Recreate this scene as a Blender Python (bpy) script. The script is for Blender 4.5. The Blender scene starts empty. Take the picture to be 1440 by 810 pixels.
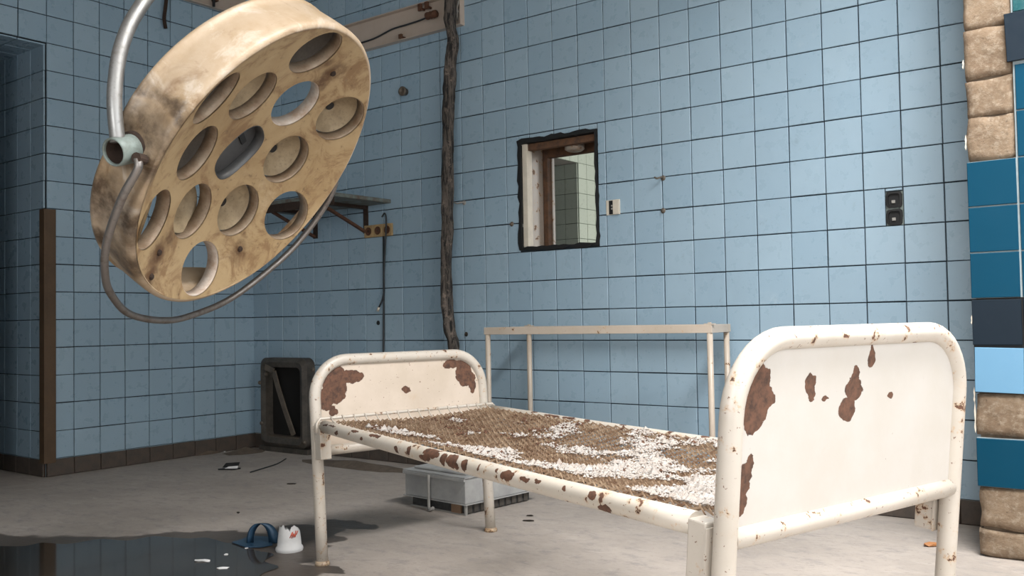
import bpy, bmesh, math, random
from mathutils import Vector, Matrix, noise
from mathutils.geometry import delaunay_2d_cdt
random.seed(7)
R = random.Random(11)
scene = bpy.context.scene
COL = scene.collection

# ------------------------------------------------------------------ camera
CZ = 0.69
CAM = Vector((5.02, -3.8292, 0.1061 + CZ))
YAW, PIT, ROL, FPX = -0.6488, 0.0341, -0.0174, 1309.86
_f = Vector((math.sin(YAW)*math.cos(PIT), math.cos(YAW)*math.cos(PIT), math.sin(PIT)))
_r0 = Vector((math.cos(YAW), -math.sin(YAW), 0)); _u0 = _r0.cross(_f)
_r = _r0*math.cos(ROL) + _u0*math.sin(ROL); _u = -_r0*math.sin(ROL) + _u0*math.cos(ROL)
cam_d = bpy.data.cameras.new('camera'); cam = bpy.data.objects.new('camera', cam_d); COL.objects.link(cam)
M = Matrix((( _r.x, _u.x, -_f.x, CAM.x), (_r.y, _u.y, -_f.y, CAM.y), (_r.z, _u.z, -_f.z, CAM.z), (0, 0, 0, 1)))
cam.matrix_world = M
cam_d.sensor_width = 36.0; cam_d.lens = FPX/1440*36; cam_d.clip_start = 0.05; cam_d.clip_end = 100
scene.camera = cam

# ------------------------------------------------------------------ view, world, daylight
scene.view_settings.view_transform = 'Standard'
scene.view_settings.look = 'None'
scene.view_settings.gamma = 1.0
scene.view_settings.use_curve_mapping = False
scene.view_settings.exposure = 0.0
try:
    scene.cycles.use_denoising = True
    scene.cycles.max_bounces = 8
    scene.cycles.diffuse_bounces = 5
except Exception:
    pass
world = bpy.data.worlds.new('overcast_sky'); scene.world = world; world.use_nodes = True
bg = world.node_tree.nodes['Background']
bg.inputs[0].default_value = (0.80, 0.90, 1.0, 1); bg.inputs[1].default_value = 1.6

def area_light(name, loc, aim, sx, sy, watts, col):
    d = bpy.data.lights.new(name, 'AREA'); d.shape = 'RECTANGLE'; d.size = sx; d.size_y = sy
    d.energy = watts; d.color = col
    o = bpy.data.objects.new(name, d); COL.objects.link(o); o.location = loc
    o.rotation_euler = (Vector(aim) - Vector(loc)).to_track_quat('-Z', 'Y').to_euler()
    return o
# daylight entering the operating room by the side window and the rear window; the room next door gets an added light without a window
area_light('daylight_side_window', (6.26, -2.7, 1.45), (0, -2.7, 1.25), 3.2, 1.7, 38, (1.0, 0.975, 0.95))
area_light('added_overhead_light', (5.22, -2.05, 3.74), (5.22, -2.05, 0), 1.2, 2.3, 375, (1.0, 0.985, 0.965))  # unseen overhead source, added to brighten bed, floor and back wall
area_light('daylight_rear_window', (4.75, -5.75, 1.50), (4.3, 0, 1.0), 2.0, 1.6, 65, (1.0, 0.985, 0.965))
area_light('added_next_room_light', (4.6, 4.6, 1.7), (0, 4.6, 1.7), 3.0, 2.0, 130, (1.0, 1.0, 0.97))

# ------------------------------------------------------------------ projection helpers
def ray(px, py): return _f + _r*((px-720)/FPX) - _u*((py-405)/FPX)
def on(px, py, ax, val):
    d = ray(px, py); t = (val-CAM[ax])/d[ax]; return CAM + d*t
def project(p):
    d = Vector(p)-CAM; z = d.dot(_f)
    return 720+FPX*d.dot(_r)/z, 405-FPX*d.dot(_u)/z, z

# ------------------------------------------------------------------ mesh builder
class MB:
    def __init__(s): s.v = []; s.f = []; s.uv = {}; s.smooth = []
    def add(s, vs, fs, smooth=False, uvs=None):
        b = len(s.v); s.v += [Vector(p) for p in vs]
        for f in fs:
            s.f.append([i+b for i in f]); s.smooth.append(smooth)
        if uvs:
            for i, q in enumerate(uvs): s.uv[b+i] = q
    def box(s, lo, hi, mat=None, bev=0.0):
        x0, y0, z0 = lo; x1, y1, z1 = hi
        if bev <= 0:
            vs = [(x, y, z) for x in (x0, x1) for y in (y0, y1) for z in (z0, z1)]
            fs = [(0, 1, 3, 2), (4, 6, 7, 5), (0, 4, 5, 1), (2, 3, 7, 6), (0, 2, 6, 4), (1, 5, 7, 3)]
        else:
            bm = bmesh.new(); bmesh.ops.create_cube(bm, size=1)
            for v in bm.verts: v.co = Vector(((x0+x1)/2+v.co.x*(x1-x0), (y0+y1)/2+v.co.y*(y1-y0), (z0+z1)/2+v.co.z*(z1-z0)))
            bmesh.ops.bevel(bm, geom=list(bm.edges), offset=bev, segments=2, affect='EDGES', profile=0.5)
            bm.verts.index_update(); vs = [v.co.copy() for v in bm.verts]; fs = [[v.index for v in f.verts] for f in bm.faces]; bm.free()
        if mat: vs = [mat @ Vector(p) for p in vs]
        s.add(vs, fs)
    def tube(s, pts, r, seg=12, cap=True, closed=False, up=None):
        pts = [Vector(p) for p in pts]; n = len(pts); rs = r if isinstance(r, (list, tuple)) else [r]*n
        vs, uvs, fs = [], [], []; L = 0.0; prevN = None
        for i, p in enumerate(pts):
            if closed: t = pts[(i+1) % n]-pts[i-1]
            else: t = pts[min(i+1, n-1)]-pts[max(i-1, 0)]
            t.normalize()
            if prevN is None:
                a = Vector(up) if up else (Vector((0, 0, 1)) if abs(t.z) < .9 else Vector((1, 0, 0)))
                N = (a-t*a.dot(t)).normalized()
            else:
                N = (prevN-t*prevN.dot(t)).normalized()
            prevN = N; B = t.cross(N)
            if i: L += (pts[i]-pts[i-1]).length
            for k in range(seg):
                a = 2*math.pi*k/seg
                vs.append(p+(N*math.cos(a)+B*math.sin(a))*rs[i]); uvs.append((L, rs[i]*(a if a < math.pi else a-2*math.pi)))
        m = n if closed else n-1
        for i in range(m):
            j = (i+1) % n
            for k in range(seg):
                k2 = (k+1) % seg; fs.append((i*seg+k, i*seg+k2, j*seg+k2, j*seg+k))
        s.add(vs, fs, True, uvs)
        if cap and not closed:
            b = len(s.v)-n*seg
            s.f.append([b+k for k in range(seg)][::-1]); s.smooth.append(False)
            s.f.append([b+(n-1)*seg+k for k in range(seg)]); s.smooth.append(False)
    def lathe(s, prof, mat, seg=32, smooth=True, close=False):
        vs, fs = [], []; n = len(prof)
        for k in range(seg):
            a = 2*math.pi*k/seg
            for (r, z) in prof: vs.append(mat @ Vector((r*math.cos(a), r*math.sin(a), z)))
        for k in range(seg):
            k2 = (k+1) % seg
            for i in range(n if close else n-1):
                j = (i+1) % n
                fs.append((k*n+i, k2*n+i, k2*n+j, k*n+j))
        s.add(vs, fs, smooth)
    def prism(s, poly, mat, t0, t1):
        n = len(poly)
        vs = [mat @ Vector((x, y, t0)) for x, y in poly]+[mat @ Vector((x, y, t1)) for x, y in poly]
        fs = [list(range(n))[::-1], list(range(n, 2*n))]+[(i, (i+1) % n, n+(i+1) % n, n+i) for i in range(n)]
        s.add(vs, fs)
    def mesh(s, name, off=Vector((0, 0, 0))):
        me = bpy.data.meshes.new(name)
        me.from_pydata([tuple(v-off) for v in s.v], [], s.f)
        me.polygons.foreach_set('use_smooth', s.smooth)
        if s.uv:
            l = me.uv_layers.new(name='UVMap')
            for lp in me.loops:
                l.data[lp.index].uv = s.uv.get(lp.vertex_index, (0, 0))
        me.update(); return me
    def build(s, name, mat, parent=None):
        off = parent.location if parent and not parent.get('_id') else Vector((0, 0, 0))
        if parent is not None and parent.parent is not None: off = parent.parent.location+parent.location
        o = bpy.data.objects.new(name, s.mesh(name, off)); COL.objects.link(o)
        if mat: o.data.materials.append(mat)
        if parent: o.parent = parent
        return o

def clean_normals(o):
    bm = bmesh.new(); bm.from_mesh(o.data); bmesh.ops.recalc_face_normals(bm, faces=list(bm.faces)); bm.to_mesh(o.data); bm.free()
def tag(o, label=None, cat=None, group=None, kind=None):
    if label: o['label'] = label
    if cat: o['category'] = cat
    if group: o['group'] = group
    if kind: o['kind'] = kind
    return o
def empty(name, loc, label, cat, group=None):
    o = bpy.data.objects.new(name, None); COL.objects.link(o); o.location = loc; o.empty_display_size = .1
    return tag(o, label, cat, group)
def single(mb, name, mat, loc, label, cat, group=None):
    """one-mesh thing with its origin at loc"""
    o = bpy.data.objects.new(name, mb.mesh(name, Vector(loc))); COL.objects.link(o); o.location = loc
    o.data.materials.append(mat); return tag(o, label, cat, group)
def frame(o, ex, ey):
    ex = Vector(ex).normalized(); ey = Vector(ey); ey = (ey-ex*ey.dot(ex)).normalized(); ez = ex.cross(ey)
    return Matrix(((ex.x, ey.x, ez.x, o[0]), (ex.y, ey.y, ez.y, o[1]), (ex.z, ey.z, ez.z, o[2]), (0, 0, 0, 1)))
def arc(c, a, b, r, t0, t1, n):
    return [c+(a*math.cos(t0+(t1-t0)*i/n)+b*math.sin(t0+(t1-t0)*i/n))*r for i in range(n+1)]
def catmull(pts, n=6):
    pts = [Vector(p) for p in pts]; P = [pts[0]*2-pts[1]]+pts+[pts[-1]*2-pts[-2]]; out = []
    for i in range(1, len(P)-2):
        for k in range(n):
            t = k/n; a, b, c, d = P[i-1], P[i], P[i+1], P[i+2]
            out.append(.5*((2*b)+(c-a)*t+(2*a-5*b+4*c-d)*t*t+(3*b-a-3*c+d)*t**3))
    return out+[pts[-1]]

# ------------------------------------------------------------------ materials
class NT:
    def __init__(s, name):
        s.m = bpy.data.materials.new(name); s.m.use_nodes = True; s.t = s.m.node_tree
        s.b = s.t.nodes['Principled BSDF']; s.out = s.t.nodes['Material Output']
        s.tc = s.t.nodes.new('ShaderNodeTexCoord')
    def n(s, kind, **kw):
        o = s.t.nodes.new('ShaderNode'+kind)
        for k, v in kw.items():
            if hasattr(o, k) and k not in o.inputs: setattr(o, k, v)
        return o
    def set(s, sock, v):
        if isinstance(v, bpy.types.NodeSocket): s.t.links.new(v, sock)
        elif isinstance(v, (tuple, list)) and len(v) == 3 and sock.type == 'RGBA': sock.default_value = (*v, 1)
        else: sock.default_value = v
    def noise(s, scale, detail=4, rough=.55, vec=None, dist=0.0):
        o = s.n('TexNoise'); o.inputs['Scale'].default_value = scale; o.inputs['Detail'].default_value = detail
        o.inputs['Roughness'].default_value = rough; o.inputs['Distortion'].default_value = dist
        s.set(o.inputs['Vector'], vec if vec is not None else s.tc.outputs['Object']); return o.outputs['Fac']
    def noisec(s, scale, vec=None, detail=3):
        o = s.n('TexNoise'); o.inputs['Scale'].default_value = scale; o.inputs['Detail'].default_value = detail
        s.set(o.inputs['Vector'], vec if vec is not None else s.tc.outputs['Object']); return o.outputs['Color']
    def ramp(s, fac, a, b, lo=0.0, hi=1.0):
        o = s.n('MapRange'); o.interpolation_type = 'SMOOTHSTEP'
        s.set(o.inputs[0], fac); o.inputs[1].default_value = a; o.inputs[2].default_value = b
        o.inputs[3].default_value = lo; o.inputs[4].default_value = hi; return o.outputs[0]
    def mix(s, fac, a, b, mode='MIX'):
        o = s.n('Mix'); o.data_type = 'RGBA'; o.blend_type = mode
        s.set(o.inputs[0], fac); s.set(o.inputs[6], a); s.set(o.inputs[7], b); return o.outputs[2]
    def math(s, op, a, b=0.0, c=None):
        o = s.n('Math'); o.operation = op; s.set(o.inputs[0], a); s.set(o.inputs[1], b)
        if c is not None: s.set(o.inputs[2], c)
        return o.outputs[0]
    def vmath(s, op, a, b):
        o = s.n('VectorMath'); o.operation = op; s.set(o.inputs[0], a); s.set(o.inputs[1], b)
        return o.outputs['Value'] if op in ('LENGTH', 'DISTANCE', 'DOT_PRODUCT') else o.outputs[0]
    def bump(s, h, strength=.3, dist=.002):
        o = s.n('Bump'); o.inputs['Strength'].default_value = strength; o.inputs['Distance'].default_value = dist
        s.set(o.inputs['Height'], h); s.t.links.new(o.outputs[0], s.b.inputs['Normal'])
    def done(s, col, rough=.6, metal=0.0, spec=.5):
        s.set(s.b.inputs['Base Color'], col); s.set(s.b.inputs['Roughness'], rough); s.set(s.b.inputs['Metallic'], metal)
        s.set(s.b.inputs['Specular IOR Level'], spec); return s.m
    def spots(s, lst, vec, warp=.012, wscale=40, soft=.12):
        """union of ragged ellipses given as (x, y, rx, ry) in the metres of vec"""
        w = s.vmath('SUBTRACT', s.noisec(wscale, vec, 4), (0.5, 0.5, 0.5))
        sc = s.n('VectorMath'); sc.operation = 'SCALE'; s.set(sc.inputs[0], w); sc.inputs['Scale'].default_value = warp*2
        p = s.vmath('ADD', vec, sc.outputs[0]); res = None
        for (x, y, rx, ry) in lst:
            d = s.vmath('SUBTRACT', p, (x, y, 0)); d = s.vmath('MULTIPLY', d, (1/rx, 1/ry, 0)); l = s.vmath('LENGTH', d, (0, 0, 0))
            res = l if res is None else s.math('MINIMUM', res, l)
        return s.ramp(res, 1.0, 1.0-soft)

def m_tile(name, c0, c1, rough=.3, dirt=(.09, .12, .13), dirtamt=.5, bloom=.35, spec=.5):
    t = NT(name); oi = t.n('ObjectInfo'); ge = t.n('NewGeometry')
    rnd = t.math('FRACT', t.math('ADD', oi.outputs['Random'], t.math('MULTIPLY', ge.outputs['Random Per Island'], 7.31)))
    pos = ge.outputs['Position']
    c = t.mix(rnd, c0, c1)
    c = t.mix(t.ramp(t.noise(2.2, 3, .6, pos), .35, .75, 0, .35), c, [x*.82 for x in c1])
    c = t.mix(t.ramp(t.noise(34, 5, .7, pos), .60, .78, 0, dirtamt*.6), c, dirt)
    c = t.mix(t.ramp(t.noise(9, 6, .72, pos, 1.2), .62, .8, 0, dirtamt), c, dirt)
    c = t.mix(t.ramp(t.noise(150, 2, .6, pos), .72, .8, 0, .5), c, (.03, .04, .045))
    c = t.mix(t.ramp(t.noise(5, 5, .75, t.vmath('ADD', pos, (7, 3, 1))), .6, .78, 0, bloom), c, (.42, .52, .58))
    t.bump(t.noise(12, 3, .5, pos), .12, .004)
    return t.done(c, t.ramp(t.noise(20, 4, .6, pos), .3, .7, rough-.06, rough+.16), 0, spec)
MT_BLUE = m_tile('glazed_blue_tile', (.270, .385, .480), (.315, .430, .520))
MT_TEAL = m_tile('glazed_teal_tile', (.001, .043, .082), (.0015, .047, .089), .40, (.01, .05, .08), .2, 0, .12)
MT_NAVY = m_tile('glazed_navy_tile', (.008, .015, .024), (.010, .018, .028), .40, (.03, .04, .05), .3, .03, .15)
MT_SKY = m_tile('glazed_sky_tile', (.125, .285, .44), (.125, .285, .44), .35, (.15, .3, .45), .15, .05)
MT_GREEN = m_tile('glazed_dark_green_tile', (.012, .075, .085), (.015, .08, .09), .3)
MT_PALE = m_tile('glazed_pale_tile', (.66, .74, .64), (.70, .78, .67), .3, (.5, .55, .48), .25)
def m_plain(name, c, rough=.7, var=.25, scale=12, metal=0.0, c2=None, bump=.2):
    t = NT(name); n1 = t.noise(scale, 6, .65); n2 = t.noise(scale*6, 4, .6)
    col = t.mix(t.ramp(n1, .3, .75, 0, 1), c, c2 or [x*(1-var) for x in c])
    col = t.mix(t.ramp(n2, .5, .8, 0, .5), col, [x*(1-var*1.3) for x in c])
    t.bump(n2, bump, .002); return t.done(col, rough, metal)
M_GROUT = m_plain('dark_grout', (.017, .026, .033), .9, .3)
M_GROUTP = m_plain('pale_grout', (.30, .36, .38), .9, .3)
M_GREENGROUT = m_plain('grey_green_grout', (.12, .15, .12), .9, .2)
M_WALLBLUE = m_plain('blue_painted_plaster', (.30, .42, .50), .7, .15)
M_CEIL = m_plain('darkened_ceiling', (.30, .275, .24), .9, .3)  # unseen ceiling, darkened to keep bounce light off the upper walls
M_WALLPALE = m_plain('pale_plaster', (.40, .385, .355), .8, .1)
M_DARKVOID = m_plain('shaded_recess_plaster', (.030, .033, .036), .9, .3)  # near-black alcove backs, the shade of the recess put into the colour
M_MORTAR = m_plain('old_mortar', (.16, .12, .085), .95, .4, 30)
M_BLACK = m_plain('black_bitumen', (.006, .007, .008), .7, .3, 30)
M_SKIRT = m_plain('brown_skirting_tile', (.088, .066, .052), .7, .4, 14, c2=(.055, .046, .04))
M_WOODGUARD = m_plain('brown_corner_guard', (.105, .062, .032), .6, .3, 10)
M_RUST = m_plain('rust', (.115, .050, .026), .85, .5, 40)
M_DARKRUST = m_plain('dark_rust', (.040, .022, .014), .9, .5, 40)
M_BEIGE = m_plain('yellowed_plastic', (.42, .29, .14), .5, .3, 20)
M_CREAM = m_plain('cream_plastic', (.62, .57, .48), .5, .15, 20)
M_BLACKP = m_plain('black_plastic', (.010, .010, .011), .5, .2, 20)
M_CABLE = m_plain('dark_cable', (.025, .030, .035), .6, .3, 20)
M_SHELF = m_plain('greenish_shelf_metal', (.16, .20, .19), .6, .5, 16, c2=(.09, .055, .03))
M_HATCH = m_plain('grimy_dark_metal', (.085, .074, .062), .6, .6, 16, c2=(.035, .031, .027))
M_HATCHBAR = m_plain('grimy_steel_bar', (.13, .105, .08), .5, .4, 20)
M_VOID = m_plain('unlit_interior', (.008, .007, .006), .95, .3)  # near-black sheet, the hatch's inner shade put into its colour
M_GREYBOX = m_plain('grey_painted_steel', (.40, .40, .39), .5, .22, 9, c2=(.30, .30, .30))
M_GREYDARK = m_plain('dirty_vent_metal', (.045, .045, .045), .7, .6, 60)
M_STRAP = m_plain('dull_strap', (.30, .29, .27), .6, .2)
M_CARD = m_plain('brown_card', (.20, .125, .075), .8, .2)
M_PAPERW = m_plain('white_paper', (.62, .62, .62), .7, .1)
M_ORANGE = m_plain('orange_shard', (.40, .17, .06), .6, .2)
M_TWIG = m_plain('dark_twig', (.03, .022, .016), .9, .3)

def m_chrome(name, c, rough, rustamt):
    t = NT(name); n1 = t.noise(14, 6, .7)
    col = t.mix(t.ramp(n1, .5, .75, 0, rustamt), c, (.10, .055, .03))
    col = t.mix(t.ramp(t.noise(70, 3, .6), .55, .75, 0, .6), col, [x*.6 for x in c])
    return t.done(col, t.ramp(n1, .3, .7, rough, rough+.25), .85)
M_STEELPIPE = m_chrome('galvanised_pipe', (.30, .30, .295), .40, .55)
M_YOKE = m_chrome('worn_steel_rod', (.26, .24, .225), .35, .75)
M_COLLAR = m_plain('verdigris_collar', (.21, .255, .24), .5, .4, 22, c2=(.10, .115, .10))
M_REFL = m_plain('dusty_reflector', (.34, .265, .165), .55, .5, 18, .15, c2=(.22, .165, .10))
M_REFLD = m_plain('dark_shaded_reflector', (.060, .050, .040), .6, .5, 18, .2)  # shade inside the steep holes painted in; also the one dark grey disc
M_RING = m_plain('socket_ring_metal', (.30, .235, .17), .5, .5, 25, .2, c2=(.20, .13, .08))
M_RINGW = m_plain('pale_socket_ring', (.62, .56, .50), .5, .3, 25, .1, c2=(.40, .28, .20))
M_HANDLE = m_plain('grey_handle_socket', (.085, .086, .088), .42, .25, 10, .3)

def m_enamel():
    t = NT('yellowed_lamp_enamel'); vec = t.tc.outputs['Object']
    c = t.mix(t.ramp(t.noise(4.5, 6, .65), .35, .7), (.395, .285, .155), (.305, .205, .100))
    c = t.mix(t.ramp(t.noise(9, 6, .7, None, 1.0), .47, .64, 0, .85), c, (.205, .118, .055))
    c = t.mix(t.ramp(t.noise(40, 5, .7), .58, .72, 0, .65), c, (.10, .055, .028))
    c = t.mix(t.ramp(t.noise(7, 5, .7, t.vmath('ADD', vec, (4, 9, 2))), .56, .74, 0, .5), c, (.52, .41, .27))
    t.bump(t.noise(25, 5, .6), .25, .003)
    return t.done(c, .5), t
M_ENAMEL, _ = m_enamel()
def m_enamel_rim():
    t = NT('worn_lamp_rim_enamel'); vec = t.tc.outputs['Object']
    c = t.mix(t.ramp(t.noise(5, 6, .65), .3, .7), (.44, .345, .25), (.335, .235, .135))
    c = t.mix(t.ramp(t.noise(6, 6, .7, t.vmath('ADD', vec, (3, 1, 5)), .8), .50, .66, 0, .7), c, (.56, .49, .41))
    c = t.mix(t.ramp(t.noise(7, 5, .7, t.vmath('ADD', vec, (8, 2, 6)), .8), .54, .70, 0, .85), c, (.17, .095, .045))
    g = t.spots([(-.415, -.045, .11, .13), (-.36, -.22, .09, .14), (-.43, .06, .05, .05), (-.27, -.33, .12, .06)], vec, .08, 12, .9)
    c = t.mix(t.math('MULTIPLY', g, t.ramp(t.noise(14, 5, .7), .3, .65, .35, .95)), c, (.045, .026, .013))
    c = t.mix(t.ramp(t.noise(45, 5, .7), .66, .78, 0, .6), c, (.10, .055, .028))
    t.bump(t.noise(18, 5, .6), .25, .004)
    return t.done(c, .45)
M_RIM = m_enamel_rim()

def m_paint(name, base, spots=None, rnd=.72, rndamt=1.0, fine=.70, warp=.014, wscale=34, uv=True, vary=.10, stain=.3):
    t = NT(name); vec = t.tc.outputs['UV'] if uv else t.tc.outputs['Object']; ob = t.tc.outputs['Object']
    c = t.mix(t.ramp(t.noise(6, 5, .6), .3, .75), base, [b*(1-vary)*k for b, k in zip(base, (1, .985, .95))])
    c = t.mix(t.ramp(t.noise(11, 6, .72, None, .6), .58, .80, 0, stain), c, (.50, .33, .18))
    rust = t.mix(t.ramp(t.noise(60, 5, .7), .35, .7), (.135, .062, .036), (.050, .025, .016))
    mask = t.ramp(t.noise(fine and 26, 5, .68), rnd, rnd+.02, 0, rndamt)
    halo = t.ramp(t.noise(26, 5, .68), rnd-.07, rnd+.02, 0, rndamt*.55)
    c = t.mix(halo, c, (.46, .25, .09))
    c = t.mix(t.ramp(t.noise(110, 3, .6), fine, fine+.03, 0, .8), c, (.14, .06, .03))
    h = t.math('SUBTRACT', 1.0, mask)
    if spots:
        sp = t.spots(spots, vec, warp, wscale, .05)
        mask = t.math('MAXIMUM', mask, sp); h = t.math('SUBTRACT', 1.0, mask)
    c = t.mix(mask, c, rust)
    hh = t.math('ADD', h, t.math('MULTIPLY', t.noise(90, 3, .6), .12))
    t.bump(hh, .7, .0015)
    return t.done(c, t.math('ADD', t.math('MULTIPLY', mask, .4), .36))

# ------------------------------------------------------------------ tiles
TL = 0.15; GAP = 0.0045; TT = 0.008
_tm = {}
def tile_mesh(w, h, mat, t=TT, ch=.0016, name='wall_tile'):
    key = (round(w, 4), round(h, 4), mat.name, t, name)
    if key in _tm: return _tm[key]
    mb = MB()
    vs = [(0, 0, 0), (w, 0, 0), (w, h, 0), (0, h, 0), (0, 0, t-ch), (w, 0, t-ch), (w, h, t-ch), (0, h, t-ch),
          (ch, ch, t), (w-ch, ch, t), (w-ch, h-ch, t), (ch, h-ch, t)]
    fs = [(0, 1, 5, 4), (1, 2, 6, 5), (2, 3, 7, 6), (3, 0, 4, 7), (4, 5, 9, 8), (5, 6, 10, 9), (6, 7, 11, 10), (7, 4, 8, 11), (8, 9, 10, 11)]
    mb.add(vs, fs); me = mb.mesh(name); me.materials.append(mat); _tm[key] = me; return me
def cut_rects(x0, z0, x1, z1, holes):
    rs = [(x0, z0, x1, z1)]
    for (a, b, c, d) in holes:
        out = []
        for (p, q, r, s) in rs:
            if r <= a or p >= c or s <= b or q >= d: out.append((p, q, r, s)); continue
            if p < a: out.append((p, q, a, s))
            if r > c: out.append((c, q, r, s))
            lo, hi = max(p, a), min(r, c)
            if q < b: out.append((lo, q, hi, b))
            if s > d: out.append((lo, d, hi, s))
        rs = out
    return [r for r in rs if r[2]-r[0] > .006 and r[3]-r[1] > .006]
def lay_tiles(parent, origin, ex, ez, rects, mat, limit=300, name='wall_tile', jit=.0006, rr=None):
    """rects in wall metres; the ones largest in the picture become objects, the rest one joined part"""
    rr = rr or random.Random(3); ex = Vector(ex); ez = Vector(ez); nn = ex.cross(ez); info = []
    for (x0, z0, x1, z1) in rects:
        ok = True; pr = []
        for (a, b) in ((x0, z0), (x1, z0), (x1, z1), (x0, z1)):
            p = Vector(origin)+ex*a+ez*b; q = project(p)
            if q[2] < .3: ok = False; break
            pr.append(q)
        area = 0
        if ok:
            cx = sum(q[0] for q in pr)/4; cy = sum(q[1] for q in pr)/4
            if -30 < cx < 1470 and -30 < cy < 840:
                for i in range(4):
                    a, b = pr[i], pr[(i+1) % 4]; area += a[0]*b[1]-b[0]*a[1]
                area = abs(area)/2
        info.append((area, (x0, z0, x1, z1)))
    info.sort(key=lambda t: -t[0]); rest = MB()
    for i, (area, (x0, z0, x1, z1)) in enumerate(info):
        w, h = x1-x0-GAP, z1-z0-GAP
        if w < .004 or h < .004: continue
        o3 = Vector(origin)+ex*(x0+GAP/2+rr.uniform(-jit, jit))+ez*(z0+GAP/2+rr.uniform(-jit, jit))+nn*rr.uniform(-.0008, .0008)
        a = rr.uniform(-.004, .004); ex2 = (ex*math.cos(a)+ez*math.sin(a)); ez2 = (ez*math.cos(a)-ex*math.sin(a))
        b = rr.uniform(-.006, .006); ez3 = (ez2+nn*b).normalized(); ex3 = (ex2+nn*rr.uniform(-.006, .006)).normalized()
        m = frame(o3, ex3, ez3); me = tile_mesh(w, h, mat, name=name)
        if i < limit and area > 25:
            o = bpy.data.objects.new(name, me); COL.objects.link(o); o.matrix_world = m; o.parent = parent
        else:
            b0 = len(rest.v)
            rest.v += [m @ v.co for v in me.vertices]
            for p in me.polygons: rest.f.append([b0+k for k in p.vertices]); rest.smooth.append(False)
    if rest.f:
        o = rest.build(name+'_field', mat, parent); o['kind'] = 'stuff'
def structure(mb, name, mat):
    o = mb.build(name, mat); o['kind'] = 'structure'; o['_id'] = 1; return o
def grid(x0, x1, z0, z1, ax=0.0, az=0.0, step=TL):
    """grid cells clipped to the range, lines at ax+k*step, az+k*step"""
    def cuts(a, b, o):
        c = [a]; k = math.ceil((a-o)/step+1e-6)
        while o+k*step < b-1e-6: c.append(o+k*step); k += 1
        return c+[b]
    X, Z = cuts(x0, x1, ax), cuts(z0, z1, az)
    return [(X[i], Z[j], X[i+1], Z[j+1]) for i in range(len(X)-1) for j in range(len(Z)-1)]

Z0 = CZ            # height of the tile joint that lies level with the lens
TB = 0.092         # foot of the tiling
CEIL = 3.1
# ------------------------------------------------------------------ room shell
mb = MB(); mb.box((-1.2, -7.4, -.12), (7.6, 8.0, 0)); 
def m_floor():
    t = NT('worn_concrete_floor'); pos = t.tc.outputs['Object']
    st = t.n('Mapping'); st.inputs['Scale'].default_value = (1, 1.0, 1); st.inputs['Rotation'].default_value = (0, 0, .55); t.set(st.inputs['Vector'], pos)
    st2 = t.n('Mapping'); st2.inputs['Scale'].default_value = (1.4, 2.6, 1); st2.inputs['Rotation'].default_value = (0, 0, -.65); t.set(st2.inputs['Vector'], pos)
    c = t.mix(t.ramp(t.noise(2.0, 6, .65, st.outputs[0]), .3, .72), (.40, .350, .31), (.315, .275, .242))
    c = t.mix(t.ramp(t.noise(7, 8, .8, st2.outputs[0], .15), .47, .68, 0, .6), c, (.200, .190, .188))
    c = t.mix(t.ramp(t.noise(4.5, 7, .78, st2.outputs[0], .2), .52, .72, 0, .55), c, (.47, .415, .37))
    c = t.mix(t.ramp(t.noise(45, 7, .78), .55, .70, 0, .55), c, (.17, .15, .135))
    c = t.mix(t.ramp(t.noise(160, 3, .7), .68, .76, 0, .7), c, (.05, .045, .04))
    c = t.mix(t.ramp(t.noise(120, 3, .7, t.vmath('ADD', pos, (3, 3, 3))), .70, .76, 0, .6), c, (.52, .50, .47))
    wet = t.spots(WET, pos, .10, 6.0, .10)
    c = t.mix(t.math('MULTIPLY', wet, .86), c, (.055, .040, .029))
    t.bump(t.math('ADD', t.noise(30, 6, .7), t.noise(7, 4, .6, st2.outputs[0])), .35, .006)
    return t.done(c, t.math('SUBTRACT', .80, t.math('MULTIPLY', wet, .35)))
WET = []
for (px, py, rx, ry) in ((40, 792, .55, .30), (150, 785, .5, .28), (250, 775, .42, .24), (330, 768, .34, .2), (385, 775, .22, .16), (430, 752, .20, .12), (480, 738, .16, .085), (-60, 790, .7, .34), (380, 800, .2, .12), (445, 798, .12, .045)):
    p = on(px, py, 2, 0); WET.append((p.x, p.y, rx, ry))
floor = structure(mb, 'floor', m_floor())
mb = MB()
for lo, hi in (((-1.2, -7.4), (4.6, 8.0)), ((5.8, -7.4), (7.6, 8.0)), ((4.6, -7.4), (5.8, -3.2)), ((4.6, -.9), (5.8, 8.0))): mb.box((*lo, CEIL), (*hi, CEIL+.2))
for lo, hi in (((4.5, -3.3), (4.6, -.8)), ((5.8, -3.3), (5.9, -.8)), ((4.6, -3.3), (5.8, -3.2)), ((4.6, -.9), (5.8, -.8))): mb.box((*lo, CEIL+.2), (*hi, CEIL+.7))  # added shaft above the ceiling opening, cuts the light reaching the left wall
structure(mb, 'ceiling', M_CEIL)

# back wall with the small window
WX0, WX1, WZ0, WZ1 = 2.192, 2.643, 1.160, 1.700
WTH = .24
mb = MB()
for lo, hi in (((-.6, 0, 0), (WX0, WTH, CEIL)), ((WX1, 0, 0), (7.5, WTH, CEIL)), ((WX0, 0, 0), (WX1, WTH, WZ0)), ((WX0, 0, WZ1), (WX1, WTH, CEIL))): mb.box(lo, hi)
wall_back = structure(mb, 'wall_back', M_WALLPALE)
mb = MB()
for lo, hi in (((0, -.002, TB), (WX0, 0.0, CEIL)), ((WX1, -.002, TB), (4.40, 0.0, CEIL)), ((WX0, -.002, TB), (WX1, 0.0, WZ0)), ((WX0, -.002, WZ1), (WX1, 0.0, CEIL))): mb.box(lo, hi)
mb.build('grout', M_GROUT, wall_back)
holes = [(WX0-.012, WZ0-.012, WX1+.012, WZ1+.012), (3.983, 1.141, 4.049, 1.276)]
rects = []
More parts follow.
